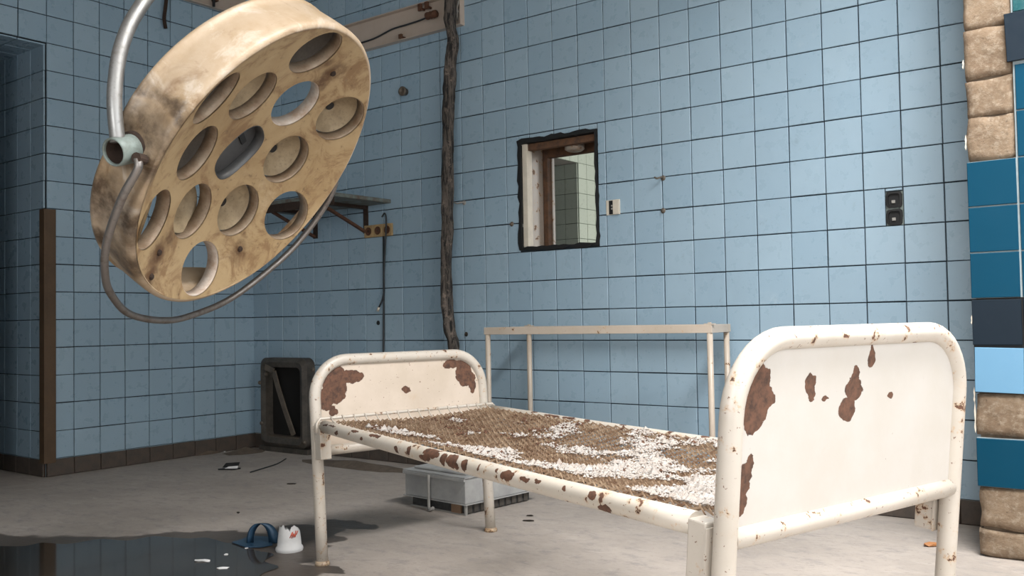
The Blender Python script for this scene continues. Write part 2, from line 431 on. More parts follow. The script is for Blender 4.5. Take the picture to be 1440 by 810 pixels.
for (a, b, c, d) in grid(0, 4.36, TB, CEIL, 0, Z0): rects += cut_rects(a, b, c, d, holes)
lay_tiles(wall_back, (0, -.0015, 0), (1, 0, 0), (0, 0, 1), rects, MT_BLUE)

# left wall with the tall opening
OY = -1.357; OZ = 2.338
mb = MB()
for lo, hi in (((-.6, OY, 0), (0, 0, CEIL)), ((-.6, -1.66, OZ), (0, OY, CEIL)), ((-.6, -7.4, 0), (0, -1.66, CEIL))): mb.box(lo, hi)  # opening's unseen near edge set close in, to keep light off the jamb
wall_left = structure(mb, 'wall_left', M_WALLBLUE)
mb = MB(); mb.box((0, OY, TB), (.002, 0, CEIL)); mb.box((0, -1.66, OZ), (.002, OY, CEIL)); mb.box((0, -3.4, TB), (.002, -1.66, CEIL))
mb.box((-.6, OY-.002, TB), (0, OY, OZ)); mb.box((-.6, -1.66, OZ-.002), (0, OY, OZ)); mb.build('grout', M_GROUT, wall_left)
rects = grid(OY, 0, TB, CEIL, -.007, Z0)+grid(-1.66, OY, OZ, CEIL, -.007, Z0)+grid(-3.4, -1.66, TB, CEIL, -.007, Z0)
lay_tiles(wall_left, (.0015, 0, 0), (0, 1, 0), (0, 0, 1), rects, MT_BLUE)
lay_tiles(wall_left, (0, OY-.0015, 0), (1, 0, 0), (0, 0, 1), grid(-.6, -.002, TB, OZ, 0, Z0), MT_BLUE)
lay_tiles(wall_left, (0, 0, OZ-.0015), (1, 0, 0), (0, -1, 0), grid(-.6, 0, -OY, 1.66, 0, -OY), MT_BLUE)
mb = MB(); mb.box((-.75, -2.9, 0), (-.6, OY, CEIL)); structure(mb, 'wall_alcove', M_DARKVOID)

# skirting of dark tiles
def skirting(name, origin, ex, ln, tl=.15):
    mb = MB(); ex = Vector(ex); m = frame(origin, ex, (0, 0, 1))
    mb.box((0, 0, 0), (ln, TB-.004, .006), m)
    o = structure(mb, name, M_DARKRUST)
    lay_tiles(o, Vector(origin)+ex.cross(Vector((0, 0, 1)))*.006, ex, (0, 0, 1), grid(0, ln, 0, TB, 0, -1, tl) if False else [(k*tl, 0, min(ln, (k+1)*tl), TB) for k in range(int(math.ceil(ln/tl)))], M_SKIRT, name='skirting_tile')
    return o
skirting('baseboard_left', (.002, OY, 0), (0, 1, 0), -OY)
skirting('baseboard_left_near', (.002, -3.4, 0), (0, 1, 0), 1.74)
skirting('baseboard_back', (.02, -.002, 0), (1, 0, 0), 4.30)
skirting('baseboard_jamb', (-.6, OY-.002, 0), (1, 0, 0), .6)

# brown corner guard at the edge of the opening
mb = MB(); mb.box((.003, OY-.004, TB-.02), (.018, OY+.047, 1.436), None, .002); mb.box((-.035, OY-.018, TB-.02), (.018, OY-.003, 1.436), None, .002)
g = structure(mb, 'trim_1', M_WOODGUARD)

# plain walls behind the camera with their window openings
def holed_wall(name, ax, v0, v1, a0, a1, o0, o1, z0, z1, mat):
    mb = MB()
    for (p, q, r, s) in ((a0, 0, o0, CEIL), (o1, 0, a1, CEIL), (o0, 0, o1, z0), (o0, z1, o1, CEIL)):
        if ax == 0: mb.box((v0, p, q), (v1, r, s))
        else: mb.box((p, v0, q), (r, v1, s))
    return structure(mb, name, mat)
holed_wall('wall_right', 0, 5.95, 6.19, -5.66, 0, -4.35, -1.05, .55, 2.35, M_WALLPALE)
holed_wall('wall_front', 1, -5.66, -5.5, -.6, 6.19, 3.7, 5.8, .6, 2.4, M_WALLPALE)
def window_frame(name, ax, v, o0, o1, z0, z1):
    mb = MB(); w = .05
    bars = [(o0, z0, o0+w, z1), (o1-w, z0, o1, z1), (o0+w, z0, o1-w, z0+w), (o0+w, z1-w, o1-w, z1)]
    for k in (1, 2): x = o0+(o1-o0)*k/3; bars.append((x-.03, z0+w, x+.03, z1-w))
    for (p, q, r, s) in bars:
        if ax == 0: mb.box((v-.03, p, q), (v+.03, r, s))
        else: mb.box((p, v-.03, q), (r, v+.03, s))
    return structure(mb, name, M_CREAM)
window_frame('window_2', 0, 6.1, -4.35, -1.05, .55, 2.35)
window_frame('window_3', 1, -5.6, 3.7, 5.8, .6, 2.4)

# ------------------------------------------------------------------ the room next door, seen through the small window
mb = MB()
for lo, hi in (((-.25, WTH, 0), (0, 2.6, CEIL)), ((-.25, 2.6, OZ), (0, 3.9, CEIL)), ((-.9, 3.9, 0), (0, 8.0, CEIL))): mb.box(lo, hi)
nl = structure(mb, 'wall_left_next_room', M_WALLPALE)
mb = MB(); mb.box((0, 3.9, 0), (.002, 8, CEIL)); mb.box((0, 2.6, OZ), (.002, 3.9, CEIL)); mb.box((-.9, 3.898, 0), (0, 3.9, OZ)); mb.build('grout', M_GREENGROUT, nl)
lay_tiles(nl, (.0015, 0, 0), (0, 1, 0), (0, 0, 1), grid(3.9, 5.4, .94, 2.84, 3.9, Z0)+grid(3.0, 3.9, OZ, 2.84, 3.9, Z0), MT_PALE)
lay_tiles(nl, (0, 3.8985, 0), (1, 0, 0), (0, 0, 1), grid(-.75, 0, .94, OZ, 0, Z0), MT_PALE)
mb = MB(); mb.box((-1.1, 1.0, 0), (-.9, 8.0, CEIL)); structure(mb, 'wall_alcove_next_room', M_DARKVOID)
mb = MB(); mb.box((-.9, 8.0, 0), (7.5, 8.2, CEIL)); structure(mb, 'wall_far', M_WALLPALE)
mb = MB(); mb.box((5.0, WTH, 0), (5.2, 8.0, CEIL)); structure(mb, 'wall_right_next_room', M_WALLPALE)

# the small window: reveal, frame, broken black edge
mb = MB()
ring_o = []; ring_i = []
def ragged(x0, z0, x1, z1, amp, n, rr):
    out = []
    cor = [(x0, z0), (x1, z0), (x1, z1), (x0, z1)]
    for i in range(4):
        a, b = cor[i], cor[(i+1) % 4]
        for k in range(n):
            t = k/n; out.append((a[0]+(b[0]-a[0])*t+rr.uniform(-amp, amp), a[1]+(b[1]-a[1])*t+rr.uniform(-amp, amp)))
    return out
rr = random.Random(5)
po = ragged(WX0-.016, WZ0-.014, WX1+.013, WZ1+.016, .008, 14, rr); pi = ragged(WX0+.004, WZ0+.004, WX1-.002, WZ1-.004, .0045, 14, rr); N = len(po)
vs = [(x, -.0125, z) for x, z in po]+[(x, -.0135, z) for x, z in pi]+[(x, .05, z) for x, z in pi]+[(x, -.001, z) for x, z in po]
fs = []
for i in range(N):
    j = (i+1) % N
    fs += [(i, j, N+j, N+i), (N+i, N+j, 2*N+j, 2*N+i), (3*N+i, 3*N+j, j, i)]
mb.add(vs, fs)
win = structure(mb, 'window_1', M_BLACK); clean_normals(win)
M_REVEAL = m_paint('stained_reveal', (.32, .28, .245), None, .60, .8, .66, uv=False, stain=.8)
M_FRAMEB = m_plain('rusty_brown_frame', (.13, .062, .03), .8, .5, 30, c2=(.05, .028, .018))
mb = MB(); mb.box((WX0, .05, WZ0), (WX0+.008, .175, WZ1)); mb.box((WX0+.008, .05, WZ1-.008), (WX1, .175, WZ1)); mb.box((WX0+.008, .05, WZ0), (WX1, .175, WZ0+.008)); mb.box((WX1-.008, .05, WZ0+.008), (WX1, .175, WZ1-.008)); mb.build('reveal', M_REVEAL, win)
mb = MB(); mb.box((WX0+.004, .0, WZ0+.006), (WX0+.034, .045, WZ1-.006), None, .002); mb.build('frame_post', M_CREAM, win)
mb = MB(); mb.box((WX0+.034, .01, WZ1-.040), (WX1-.006, .045, WZ1-.006), None, .002); mb.build('frame_head', M_FRAMEB, win)
mb = MB(); mb.box((WX0+.008, .178, WZ0), (WX0+.036, .215, WZ1)); mb.build('frame_post', M_FRAMEB, win)
mb = MB(); mb.box((WX0+.010, .216, WZ0), (WX0+.042, .235, WZ1)); mb.build('frame_post', M_REVEAL, win)
mb = MB(); mb.box((WX0+.036, .178, WZ1-.055), (WX1, .215, WZ1)); mb.build('frame_head', M_FRAMEB, win)
mb = MB(); c = on(808, 205, 1, .10); mb.lathe([(0, .022), (.045, .022), (.05, .012), (.05, -.012), (.035, -.022), (0, -.022)], Matrix.Translation((c.x, .10, WZ1-.037)), 20)
single(mb, 'ceiling_lamp_cap', M_REVEAL, (c.x, .10, WZ1-.06), 'round grey cap hanging under the head of the small window', 'cap')

# ------------------------------------------------------------------ brick pier with patched coloured tiles at the right
PY = -.486; PX = 4.372
mb = MB(); mb.box((PX+.012, PY+.022, 0), (5.35, 0, CEIL))
pier = structure(mb, 'wall_pier', M_MORTAR)
def m_brick():
    t = NT('crumbling_brick'); p = t.n('NewGeometry').outputs['Position']
    c = t.mix(t.ramp(t.noise(9, 6, .65, p), .3, .7), (.225, .162, .107), (.145, .098, .062))
    c = t.mix(t.ramp(t.noise(42, 7, .8, p), .46, .66, 0, .85), c, (.29, .235, .175))
    c = t.mix(t.ramp(t.noise(50, 5, .7, t.vmath('ADD', p, (1, 5, 2))), .58, .72, 0, .8), c, (.085, .056, .036))
    t.bump(t.noise(60, 6, .75, p), .6, .008)
    return t.done(c, .95)
M_BRICK = m_brick()
def brick(x0, x1, z0, z1, y, seed, round_=.008):
    nx, nz = 12, 10; vs = []; fs = []
    for j in range(nz+1):
        for i in range(nx+1):
            s, q = i/nx, j/nz
            e = min(s, 1-s)*(x1-x0); g = min(q, 1-q)*(z1-z0)
            d = 0
            for w in (e, g):
                if w < round_: d += round_-math.sqrt(max(0, round_**2-(round_-w)**2))
            p = Vector((x0+(x1-x0)*s, y, z0+(z1-z0)*q))
            nz_ = noise.fractal(p*24+Vector((seed*3.1, 0, 0)), 1.0, 2.0, 4)
            sh = noise.noise_vector(p*14+Vector((seed, 9, 4)))*.008
            vs.append((p.x+sh.x, y+d*.9+nz_*.005, p.z+sh.z))
    for j in range(nz):
        for i in range(nx):
            a = j*(nx+1)+i; fs.append((a, a+1, a+nx+2, a+nx+1))
    b0 = len(vs); rim = [i for i in range(nx+1)]+[(j)*(nx+1)+nx for j in range(1, nz+1)]+[nz*(nx+1)+i for i in range(nx-1, -1, -1)]+[j*(nx+1) for j in range(nz-1, 0, -1)]
    for k in rim: v = vs[k]; vs.append((v[0], y+.055, v[2]))
    n = len(rim)
    for k in range(n): fs.append((rim[k], b0+k, b0+(k+1) % n, rim[(k+1) % n]))
    mb = MB(); mb.add(vs, fs, True); o = mb.build('brick', M_BRICK, pier); clean_normals(o)
bx1 = PX+.146
for k, (z0, z1) in enumerate(((1.292, 1.438), (1.438, 1.560), (1.560, 1.727), (1.727, 1.880), (1.880, 2.03), (.392, .530), (.092, .226), (.002, .090))):
    brick(PX+.004, bx1-.003 if k < 6 else PX+.30, z0+.002, z1-.002, PY+.006, k+1)
for k, (z0, z1) in enumerate(((.392, .530), )): brick(bx1+.002, bx1+.15, z0+.003, z1-.003, PY+.008, 20+k)
def ptile(x, z, w, h, mat, proud=0.0, rot=0.0):
    me = tile_mesh(w-.004, h-.004, mat, .010, .0014, 'wall_tile')
    o = bpy.data.objects.new('wall_tile', me); COL.objects.link(o)
    ex = Vector((math.cos(rot), 0, math.sin(rot))); o.matrix_world = frame((x+.002, PY+.010-proud, z+.002), ex, (-math.sin(rot), 0, math.cos(rot))); o.parent = pier
mb = MB(); mb.box((PX+.003, PY+.006, .84), (bx1+.30, PY+.022, 1.288)); mb.box((bx1, PY+.006, 1.288), (bx1+.3, PY+.022, 2.05)); mb.box((PX+.003, PY+.008, .228), (bx1+.3, PY+.022, .386)); mb.build('grout', M_GROUTP, pier)
mb = MB(); mb.box((PX+.003, PY+.008, .532), (bx1+.30, PY+.022, .838)); mb.build('grout', M_BLACK, pier)
for zz in (.839, .989, 1.139): ptile(PX, zz, .147, .149, MT_TEAL, 0, R.uniform(-.004, .004))
ptile(PX, .686, .148, .150, MT_NAVY); ptile(PX+.002, .533, .146, .149, MT_SKY, .004, -.02)
ptile(PX, .228, .148, .158, MT_TEAL)
for zz in (.839, .989, 1.139, 1.289, 1.439): ptile(bx1+.004, zz, .147, .149, MT_TEAL)
ptile(bx1-.016, 1.594, .150, .160, MT_NAVY, .012, .03); ptile(bx1+.004, 1.756, .147, .149, MT_GREEN); ptile(bx1+.004, 1.906, .147, .149, MT_TEAL)
ptile(bx1+.004, .686, .148, .150, MT_NAVY); ptile(bx1+.004, .533, .148, .150, MT_NAVY); ptile(bx1+.004, .228, .148, .158, MT_TEAL)
for zz in (.228, .533, .686, .839, .989, 1.139, 1.289, 1.439, 1.594, 1.756): ptile(bx1+.155, zz, .148, .149, MT_TEAL)
# flaking plaster along the joint between wall and pier
for k, (z, h) in enumerate(((.40, .10), (.50, .05), (.755, .03), (1.33, .05), (1.60, .03))):
    mb = MB(); mb.prism([(.001, 0), (.003, .01), (.002, h*.3), (.004, h*.6), (.002, h), (-.001, h*.7), (.0005, h*.4), (-.002, h*.2)], frame((PX-.001, PY+.006, z), (1, 0, 0), (0, 0, 1)), -.004, .004)
    mb.build('plaster_flake', M_CREAM, pier)

# ------------------------------------------------------------------ bed
HEAD = dict(o=(2.6354, -1.7456), th=1.3352, al=.0749, H=.6715); FOOT = dict(o=(4.3391, -2.4210), th=1.3001, al=.0941, H=.7614)
BW = .7043; VR = .4518; VLOW = .4402; TR = .0195
def bp(k, u, v, w=0.0):
    """point in an end frame: u across (metres), v up the frame, w outwards"""
    E = HEAD if k == 0 else FOOT; ud = Vector((math.cos(E['th']), math.sin(E['th']), 0)); out = Vector((-ud.y, ud.x, 0))*(1 if k == 0 else -1)
    ax = out*math.sin(E['al'])+Vector((0, 0, math.cos(E['al'])))
    nn = out*math.cos(E['al'])-Vector((0, 0, math.sin(E['al'])))
    return Vector((*E['o'], 0))+ud*u+ax*v+nn*w
bed_base = (bp(0, BW/2, 0)+bp(1, BW/2, 0))/2; bed_base.z = 0
bed = empty('hospital_bed', bed_base, 'white enamelled iron hospital bed with rusted wire mesh base', 'bed')
M_TABLEP = m_paint('foot_cap_paint', (.40, .31, .22), None, .56, 1.0, .60, uv=False, stain=.7)
M_TUBE = m_paint('bed_tube_paint', (.535, .49, .435), None, .63, 1.0, .66, uv=False, vary=.12, stain=.35)
def rust_rail(name, spots): return m_paint(name, (.56, .51, .445), spots, .635, 1.0, .67, .010, 55, True, .12, .45)
def end_frame(k, rad=.125):
    E = HEAD if k == 0 else FOOT; H = E['H']; pts = [bp(k, 0, .012)]
    for v in (.15, .3, .42, .5): pts.append(bp(k, 0, v))
    for i in range(11):
        a = math.pi-math.pi/2*i/10; pts.append(bp(k, rad+rad*math.cos(a), H-rad+rad*math.sin(a)))
    for t in (.35, .5, .65): pts.append(bp(k, rad+(BW-2*rad)*t, H))
    for i in range(11):
        a = math.pi/2-math.pi/2*i/10; pts.append(bp(k, BW-rad+rad*math.cos(a), H-rad+rad*math.sin(a)))
    for v in (.5, .42, .3, .15, .012): pts.append(bp(k, BW, v))
    mb = MB(); mb.tube(pts, TR, 18); o = mb.build('headboard_tube' if k == 0 else 'footboard_tube', M_TUBE, bed)
    for u in (0, BW):
        mb = MB(); ax = (bp(k, u, 1)-bp(k, u, 0)); c = bp(k, u, 0); mb.lathe([(0, .012), (.021, .014), (.025, .006), (.025, 0), (0, 0)], Matrix.Translation((c.x, c.y, 0)), 18); f = mb.build('foot_cap', M_TABLEP, bed)
    # panel
    pr = rad-.012; top = H-.012; lo = VLOW if k else .36; poly = [(.012, lo)]
    for i in range(9):
        a = math.pi-math.pi/2*i/8; poly.append((.012+pr+pr*math.cos(a), top-pr+pr*math.sin(a)))
    for i in range(9):
        a = math.pi/2-math.pi/2*i/8; poly.append((BW-.012-pr+pr*math.cos(a), top-pr+pr*math.sin(a)))
    poly.append((BW-.012, lo)); n = len(poly); mb = MB()
    vs = [bp(k, u, v, .004) for u, v in poly]+[bp(k, u, v, -.004) for u, v in poly]
    mb.add(vs, [list(range(n)), list(range(n, 2*n))[::-1]]+[(i, n+i, n+(i+1) % n, (i+1) % n) for i in range(n)], False, poly+poly)
    return mb
M_HP = m_paint('headboard_paint', (.60, .515, .435), [(.075, .59, .05, .07), (.04, .54, .028, .04), (.14, .612, .05, .022), (.62, .60, .038, .055), (.57, .635, .045, .018), (.655, .56, .018, .04), (.36, .555, .020, .010), (.065, .50, .016, .018)], .76, .6, .68, .016, 40, True, .14, .38)
M_FP = m_paint('footboard_paint', (.555, .53, .50), [(.058, .690, .034, .036), (.052, .648, .036, .034), (.050, .630, .026, .024), (.082, .665, .022, .02), (.035, .535, .016, .030), (.030, .500, .014, .026), (.048, .555, .008, .02), (.20, .681, .016, .020), (.205, .670, .010, .022), (.330, .665, .028, .022), (.312, .628, .026, .022), (.335, .690, .012, .016), (.325, .645, .014, .02), (.383, .718, .011, .016), (.384, .735, .004, .012), (.453, .647, .008, .008), (.59, .750, .03, .006), (.245, .655, .010, .004)], .80, .5, .74, .010, 60, True, .07, .12)
o = end_frame(0).build('headboard_panel', M_HP, bed); clean_normals(o)
o = end_frame(1).build('footboard_panel', M_FP, bed); clean_normals(o)
mb = MB(); mb.tube([bp(1, u, VLOW) for u in (0.01, .2, .45, BW-.01)], TR*.95, 16, up=(0, 0, 1)); mb.build('footboard_crossbar', M_TUBE, bed)
mb = MB(); mb.tube([bp(0, u, .37) for u in (0.01, .2, .45, BW-.01)], TR*.9, 14, up=(0, 0, 1)); mb.build('headboard_crossbar', M_TUBE, bed)
# brackets at the four corners
for k in (0, 1):
    for u in (0, BW):
        w0, w1 = -(TR+.005), -(TR+.043)
        mb = MB(); ud = (bp(k, 1, 0)-bp(k, 0, 0)); ax = (bp(k, 0, 1)-bp(k, 0, 0)); m = frame(bp(k, u, 0, w0), bp(k, 0, 0, -1)-bp(k, 0, 0, 0), ax)
        mb.box((0, .345, -.020), (.038, VR+.012, .020), m, .003)
        mb.box((-.004, .345, -.022), (-.001, VR+.004, .022), m)
        mb.build('corner_bracket', M_TUBE, bed)
# side rails
INW = TR+.040
def rail_pts(u, n=14):
    a, b = bp(0, u, VR, -INW), bp(1, u, VR, -INW); return [a.lerp(b, i/n)+Vector((0, 0, -.004*math.sin(math.pi*i/n))) for i in range(n+1)]
RL = (bp(0, 0, VR, -INW)-bp(1, 0, VR, -INW)).length
near_spots = [(.05, -.012, .02, .004), (.11, -.017, .03, .004), (.165, .002, .012, .006), (.155, .006, .01, .005), (.30, -.018, .03, .006), (.37, .001, .012, .006), (.45, -.022, .04, .008), (.62, .0, .014, .010), (.70, -.006, .012, .012), (.80, .004, .035, .009), (.83, -.014, .045, .014), (.90, -.006, .016, .018), (.945, -.008, .03, .020), (.97, .002, .014, .012), (1.01, -.004, .014, .018), (1.08, -.01, .006, .008), (1.16, -.012, .006, .006), (1.21, -.008, .025, .012), (1.19, -.004, .01, .01), (1.28, -.008, .02, .007), (1.33, -.012, .014, .005), (1.43, -.008, .008, .006), (1.52, -.010, .014, .007), (1.56, .012, .022, .010)]
far_spots = [(.30, .004, .02, .008), (.42, .012, .05, .006), (.52, .010, .04, .006), (.62, .008, .02, .006), (.80, .004, .016, .006), (1.02, .0, .01, .03), (1.16, .006, .02, .006), (1.3, .004, .01, .005)]
for u, sp, nm in ((0, near_spots, 'near_rail_paint'), (BW, far_spots, 'far_rail_paint')):
    mb = MB(); pts = rail_pts(u); d = (pts[-1]-pts[0]).normalized(); side = Vector((0, 0, 1)).cross(d)
    # zero angle faces the room so that rust places read along the visible side
    mb.tube(pts, .0205, 18, up=(-side if u == 0 else Vector((0, 0, 1))) if False else (Vector((d.y, -d.x, 0)) if u == 0 else Vector((0, 0, 1))))
    mb.build('side_rail', rust_rail(nm, sp), bed)
# thin end bars the mesh hangs from
for k in (0,):
    p0, p1 = bp(k, .0, VR+.026, -(TR+.03)), bp(k, BW, VR+.026, -(TR+.03)); dn = Vector((0, 0, -.045)); sdv = (p1-p0).normalized()
    path = [p0-sdv*.024+dn, p0-sdv*.022+dn*.3, p0-sdv*.010, p0.lerp(p1, .3), p0.lerp(p1, .6), p1+sdv*.006, p1+sdv*.020+dn*.3]
    mb = MB(); mb.tube(path, .0052, 8); mb.build('end_bar', M_TUBE, bed)
# woven wire base
M_WIRE = m_plain('rusty_wire', (.48, .36, .25), .6, .7, 22, .1, c2=(.17, .085, .045))
def mesh_pt(s, t):
    """s along head->foot 0..1, t across 0..1"""
    a = bp(0, BW*t, VR+.016, -INW).lerp(bp(1, BW*t, VR+.016, -INW), s)
    sag = -.030*math.sin(math.pi*t)*(.5+.5*math.sin(math.pi*min(1, max(0, s)))); return a+Vector((0, 0, sag))
mb = MB(); NC = 92; NTN = 34; s0, s1 = .004, .992
pitch = (s1-s0)/NC
for c_ in range(NC):
    s = s0+pitch*(c_+.5); t0, t1 = .045, .955; n = NTN*2; ring = 4; base = len(mb.v); vs = []; fs = []
    for i in range(n+1):
        t = t0+(t1-t0)*i/n; sg = 1 if (i+c_) % 2 else -1
        p = mesh_pt(s+sg*pitch*.62, t+R.uniform(-.0008, .0008))+Vector((0, 0, (.0055 if i % 2 else -.0055)+R.uniform(-.002, .002)))
        r_ = .0021
        vs += [p+Vector((0, 0, r_)), p+Vector((r_, 0, 0)), p+Vector((0, 0, -r_)), p+Vector((-r_, 0, 0))]
    for i in range(n):
        for k in range(4): fs.append((i*4+k, i*4+(k+1) % 4, i*4+4+(k+1) % 4, i*4+4+k))
    mb.add(vs, fs)
wm = mb.build('wire_mesh', M_WIRE, bed); wm['kind'] = 'stuff'
# small hooks joining mesh and end bar
mb = MB()
for i in range(16):
    t = .04+.92*i/15
    a = bp(0, BW*t, VR+.026, -(TR+.03)); b = mesh_pt(.018, t); mb.tube([a+Vector((0, 0, .006)), a.lerp(b, .5)+Vector((0, 0, -.004)), b], .0026, 5)
hk = mb.build('mesh_hooks', M_TUBE, bed); hk['kind'] = 'stuff'

# crumbs of plaster lying on the mesh
M_CRUMB = m_plain('white_plaster_crumbs', (.42, .40, .38), .9, .2, 60, c2=(.32, .265, .225))
def crumb_field(n, size, dens, seed):
    rr = random.Random(seed); mb = MB(); cnt = 0; tries = 0
    while cnt < n and tries < n*60:
        tries += 1; s = rr.uniform(.06, .985); t = rr.uniform(.06, .94)
        q = noise.fractal(Vector((s*9.0, t*4.2, 2.1)), .8, 2.1, 4)+dens(s, t)
        if rr.random() > max(0, q)*2.2: continue
        r_ = size*rr.uniform(.35, 1.25)*(1+.5*rr.random()**3); p = mesh_pt(s, t)+Vector((0, 0, .004+r_*.3+rr.uniform(0, .004)))
        vs = []
        for (x, y, z) in ((1, 0, 0), (-1, 0, 0), (0, 1, 0), (0, -1, 0), (0, 0, .95), (0, 0, -.6)):
            vs.append(p+Vector((x*rr.uniform(.5, 1.4), y*rr.uniform(.5, 1.4), z*rr.uniform(.4, 1.0)))*r_)
        mb.add(vs, [(0, 2, 4), (2, 1, 4), (1, 3, 4), (3, 0, 4), (2, 0, 5), (1, 2, 5), (3, 1, 5), (0, 3, 5)]); cnt += 1
    return mb
dens = lambda s, t: -.50+.74*max(0, min(1, (s-.12)/.75))-.35*max(0, t-.72)*2-.2*max(0, .12-t)*6
mb = crumb_field(15000, .0038, dens, 3)
mb2 = crumb_field(500, .009, lambda s, t: dens(s, t)-.10, 4); mb.add(mb2.v, mb2.f)
cc = mesh_pt(.7, .5); o = single(mb, 'plaster_crumbs', M_CRUMB, cc, 'white crumbled plaster scattered over the rusty bed mesh', 'debris'); o['kind'] = 'stuff'
mb = crumb_field(900, .005, lambda s, t: .05-.2*s, 9)
o = single(mb, 'rust_crumbs', M_RUST, mesh_pt(.5, .5), 'brown rust flakes scattered over the wire bed mesh', 'debris'); o['kind'] = 'stuff'

# ------------------------------------------------------------------ bare metal table frame behind the bed
legs = dict(nl=(2.256, -.38), fl=(2.275, -.075), nr=(3.351, -.29), fr=(3.325, -.070))
tb = Vector((2.80, -.21, 0)); table = empty('table_frame', tb, 'bare white steel table frame without a top standing by the blue wall', 'table frame')
M_TABLE = m_paint('table_frame_paint', (.50, .43, .36), None, .66, 1.0, .70, uv=False, vary=.14, stain=.55)
TZ = .762; TK = .034
def bar(mb, a, b, w, h):
    a, b = Vector(a), Vector(b); m = frame(a, b-a, Vector((0, 0, 1)).cross(b-a)); L = (b-a).length
    mb.box((0, -w/2, -h/2), (L, w/2, h/2), m, .0015)
for a, b, ea, eb in (('nl', 'nr', .014, .014), ('fl', 'fr', .014, .014)):
    A, B = Vector((*legs[a], TZ-TK/2)), Vector((*legs[b], TZ-TK/2)); d = (B-A).normalized()
    mb = MB(); bar(mb, A-d*ea, B+d*eb, .026, TK); mb.build('long_bar', M_TABLE, table)
for a, b in (('nl', 'fl'), ('nr', 'fr')):
    A, B = Vector((*legs[a], TZ-TK/2)), Vector((*legs[b], TZ-TK/2)); d = (B-A).normalized()
    mb = MB(); bar(mb, A+d*.014, B-d*.014, .026, TK); mb.build('short_bar', M_TABLE, table)
for k, (x, y) in legs.items():
    mb = MB(); mb.tube([(x, y, 0), (x, y, .3), (x, y, TZ-TK)], .0125, 12); mb.build('leg', M_TABLE, table)
for x, y in (legs['fl'], legs['nr']):
    mb = MB(); mb.box((x-.02, y-.012, TZ), (x+.022, y+.012, TZ+.005)); mb.box((x-.006, y-.005, TZ+.005), (x+.006, y+.005, TZ+.010)); mb.build('clip', M_TABLE, table)

# ------------------------------------------------------------------ operating lamp
LC = CAM+ray(371.93, 240.2)*2.5; LN = Vector((.7372, .3221, -.5939)).normalized()
LV = (Vector((0, 0, 1))-LN*LN.z).normalized(); LU = LV.cross(LN); LR = .4367; RS = 1.0
LM = Matrix(((LU.x, LV.x, LN.x, LC.x), (LU.y, LV.y, LN.y, LC.y), (LU.z, LV.z, LN.z, LC.z), (0, 0, 0, 1)))
lamp = empty('operating_lamp', LC, 'tan operating lamp head with round empty bulb holes on bent pipe', 'lamp')
def lbuild(mb, name, mat, parent=None):
    """lamp parts keep the lamp's own axes as object axes"""
    me = mb.mesh(name); o = bpy.data.objects.new(name, me); COL.objects.link(o); me.materials.append(mat)
    if parent is None: o.parent = lamp; o.matrix_local = LM.to_3x3().to_4x4()
    else: o.parent = parent
    return o
SAG = RS-math.sqrt(RS*RS-.424**2)
def capz(x, y): return -(math.sqrt(max(0, RS*RS-x*x-y*y))-math.sqrt(RS*RS-.424**2))*1.0 if True else 0
TD = .142
def td(a):
    """depth of the rim round the head; the far side is cut shallow"""
    d = abs((math.degrees(a)-5+180) % 360-180); k = min(1, max(0, (d-52)/26)); k = k*k*(3-2*k); return .052+(TD-.052)*k
prof = [(.420, -.0015), (.427, -.001), (.433, -.005), (.4365, -.012), (.4375, -.022), (.436, -.06), (.434, -.100), (.4325, -.126), (.4365, -.129), (.4375, -.134), (.4365, -.140), (.430, -.142), (.4265, -.138), (.4285, -.06), (.429, -.018), (.420, -.006)]
seg = 120; vs = []; fs = []; n = len(prof)
for k in range(seg):
    a = 2*math.pi*k/seg; sc = td(a)/TD
    dent = .010*math.exp(-((math.degrees(a)-190)/9)**2)
    for (r_, z) in prof:
        zz = z if z > -.022 else -.022+(z+.022)*((td(a)-.022)/(TD-.022)); rr_ = r_-dent*(1 if z < -.01 else .2)+.0012*math.sin(a*7+z*40)
        vs.append((rr_*math.cos(a), rr_*math.sin(a), zz))
for k in range(seg):
    k2 = (k+1) % seg
    for i in range(n):
        j = (i+1) % n; fs.append((k*n+i, k*n+j, k2*n+j, k2*n+i))
mb = MB(); mb.add(vs, fs, True); rim = lbuild(mb, 'rim', M_RIM); clean_normals(rim)
# dished face with thirteen holes on a hexagonal plan
A0 = math.radians(8.4); HR = .080
holes13 = []
for i in range(6):
    a = A0+i*math.pi/3; holes13.append((.203*math.cos(a), .203*math.sin(a), 'i%d' % i))
for i in range(6):
    a = A0+math.pi/6+i*math.pi/3; holes13.append((.342*math.cos(a), .342*math.sin(a), 'o%d' % i))
def hole_poly(x, y, r_, n=32):
    """a circle lying on the dish, seen in plan"""
    p = Vector((x, y, capz(x, y))); nn = (Vector((0, 0, math.sqrt(RS*RS-.424**2)))-p).normalized(); e1 = Vector((0, 1, 0)).cross(nn).normalized(); e2 = nn.cross(e1)
    return [p+(e1*math.cos(2*math.pi*k/n)+e2*math.sin(2*math.pi*k/n))*r_ for k in range(n)], p, nn, e1, e2
def slot_poly(n=32, hw=.060, hl=.088, ang=math.radians(62)):
    out = []
    for k in range(n):
        a = 2*math.pi*k/n; c_, s_ = math.cos(a), math.sin(a); x = hl*math.copysign(abs(c_)**.75, c_); y = hw*math.copysign(abs(s_)**.75, s_)
        X, Y = x*math.cos(ang)-y*math.sin(ang), x*math.sin(ang)+y*math.cos(ang); out.append(Vector((X, Y, capz(X, Y))))
    return out
V2 = []; E2 = []; loops = []
def loop(ps):
    b = len(V2); m = len(ps)
    for p in ps: V2.append(Vector((p.x, p.y)))
    for k in range(m): E2.append((b+k, b+(k+1) % m))
    loops.append([(p.x, p.y) for p in ps])
loop([Vector((.4225*math.cos(2*math.pi*k/96), .4225*math.sin(2*math.pi*k/96))) for k in range(96)])
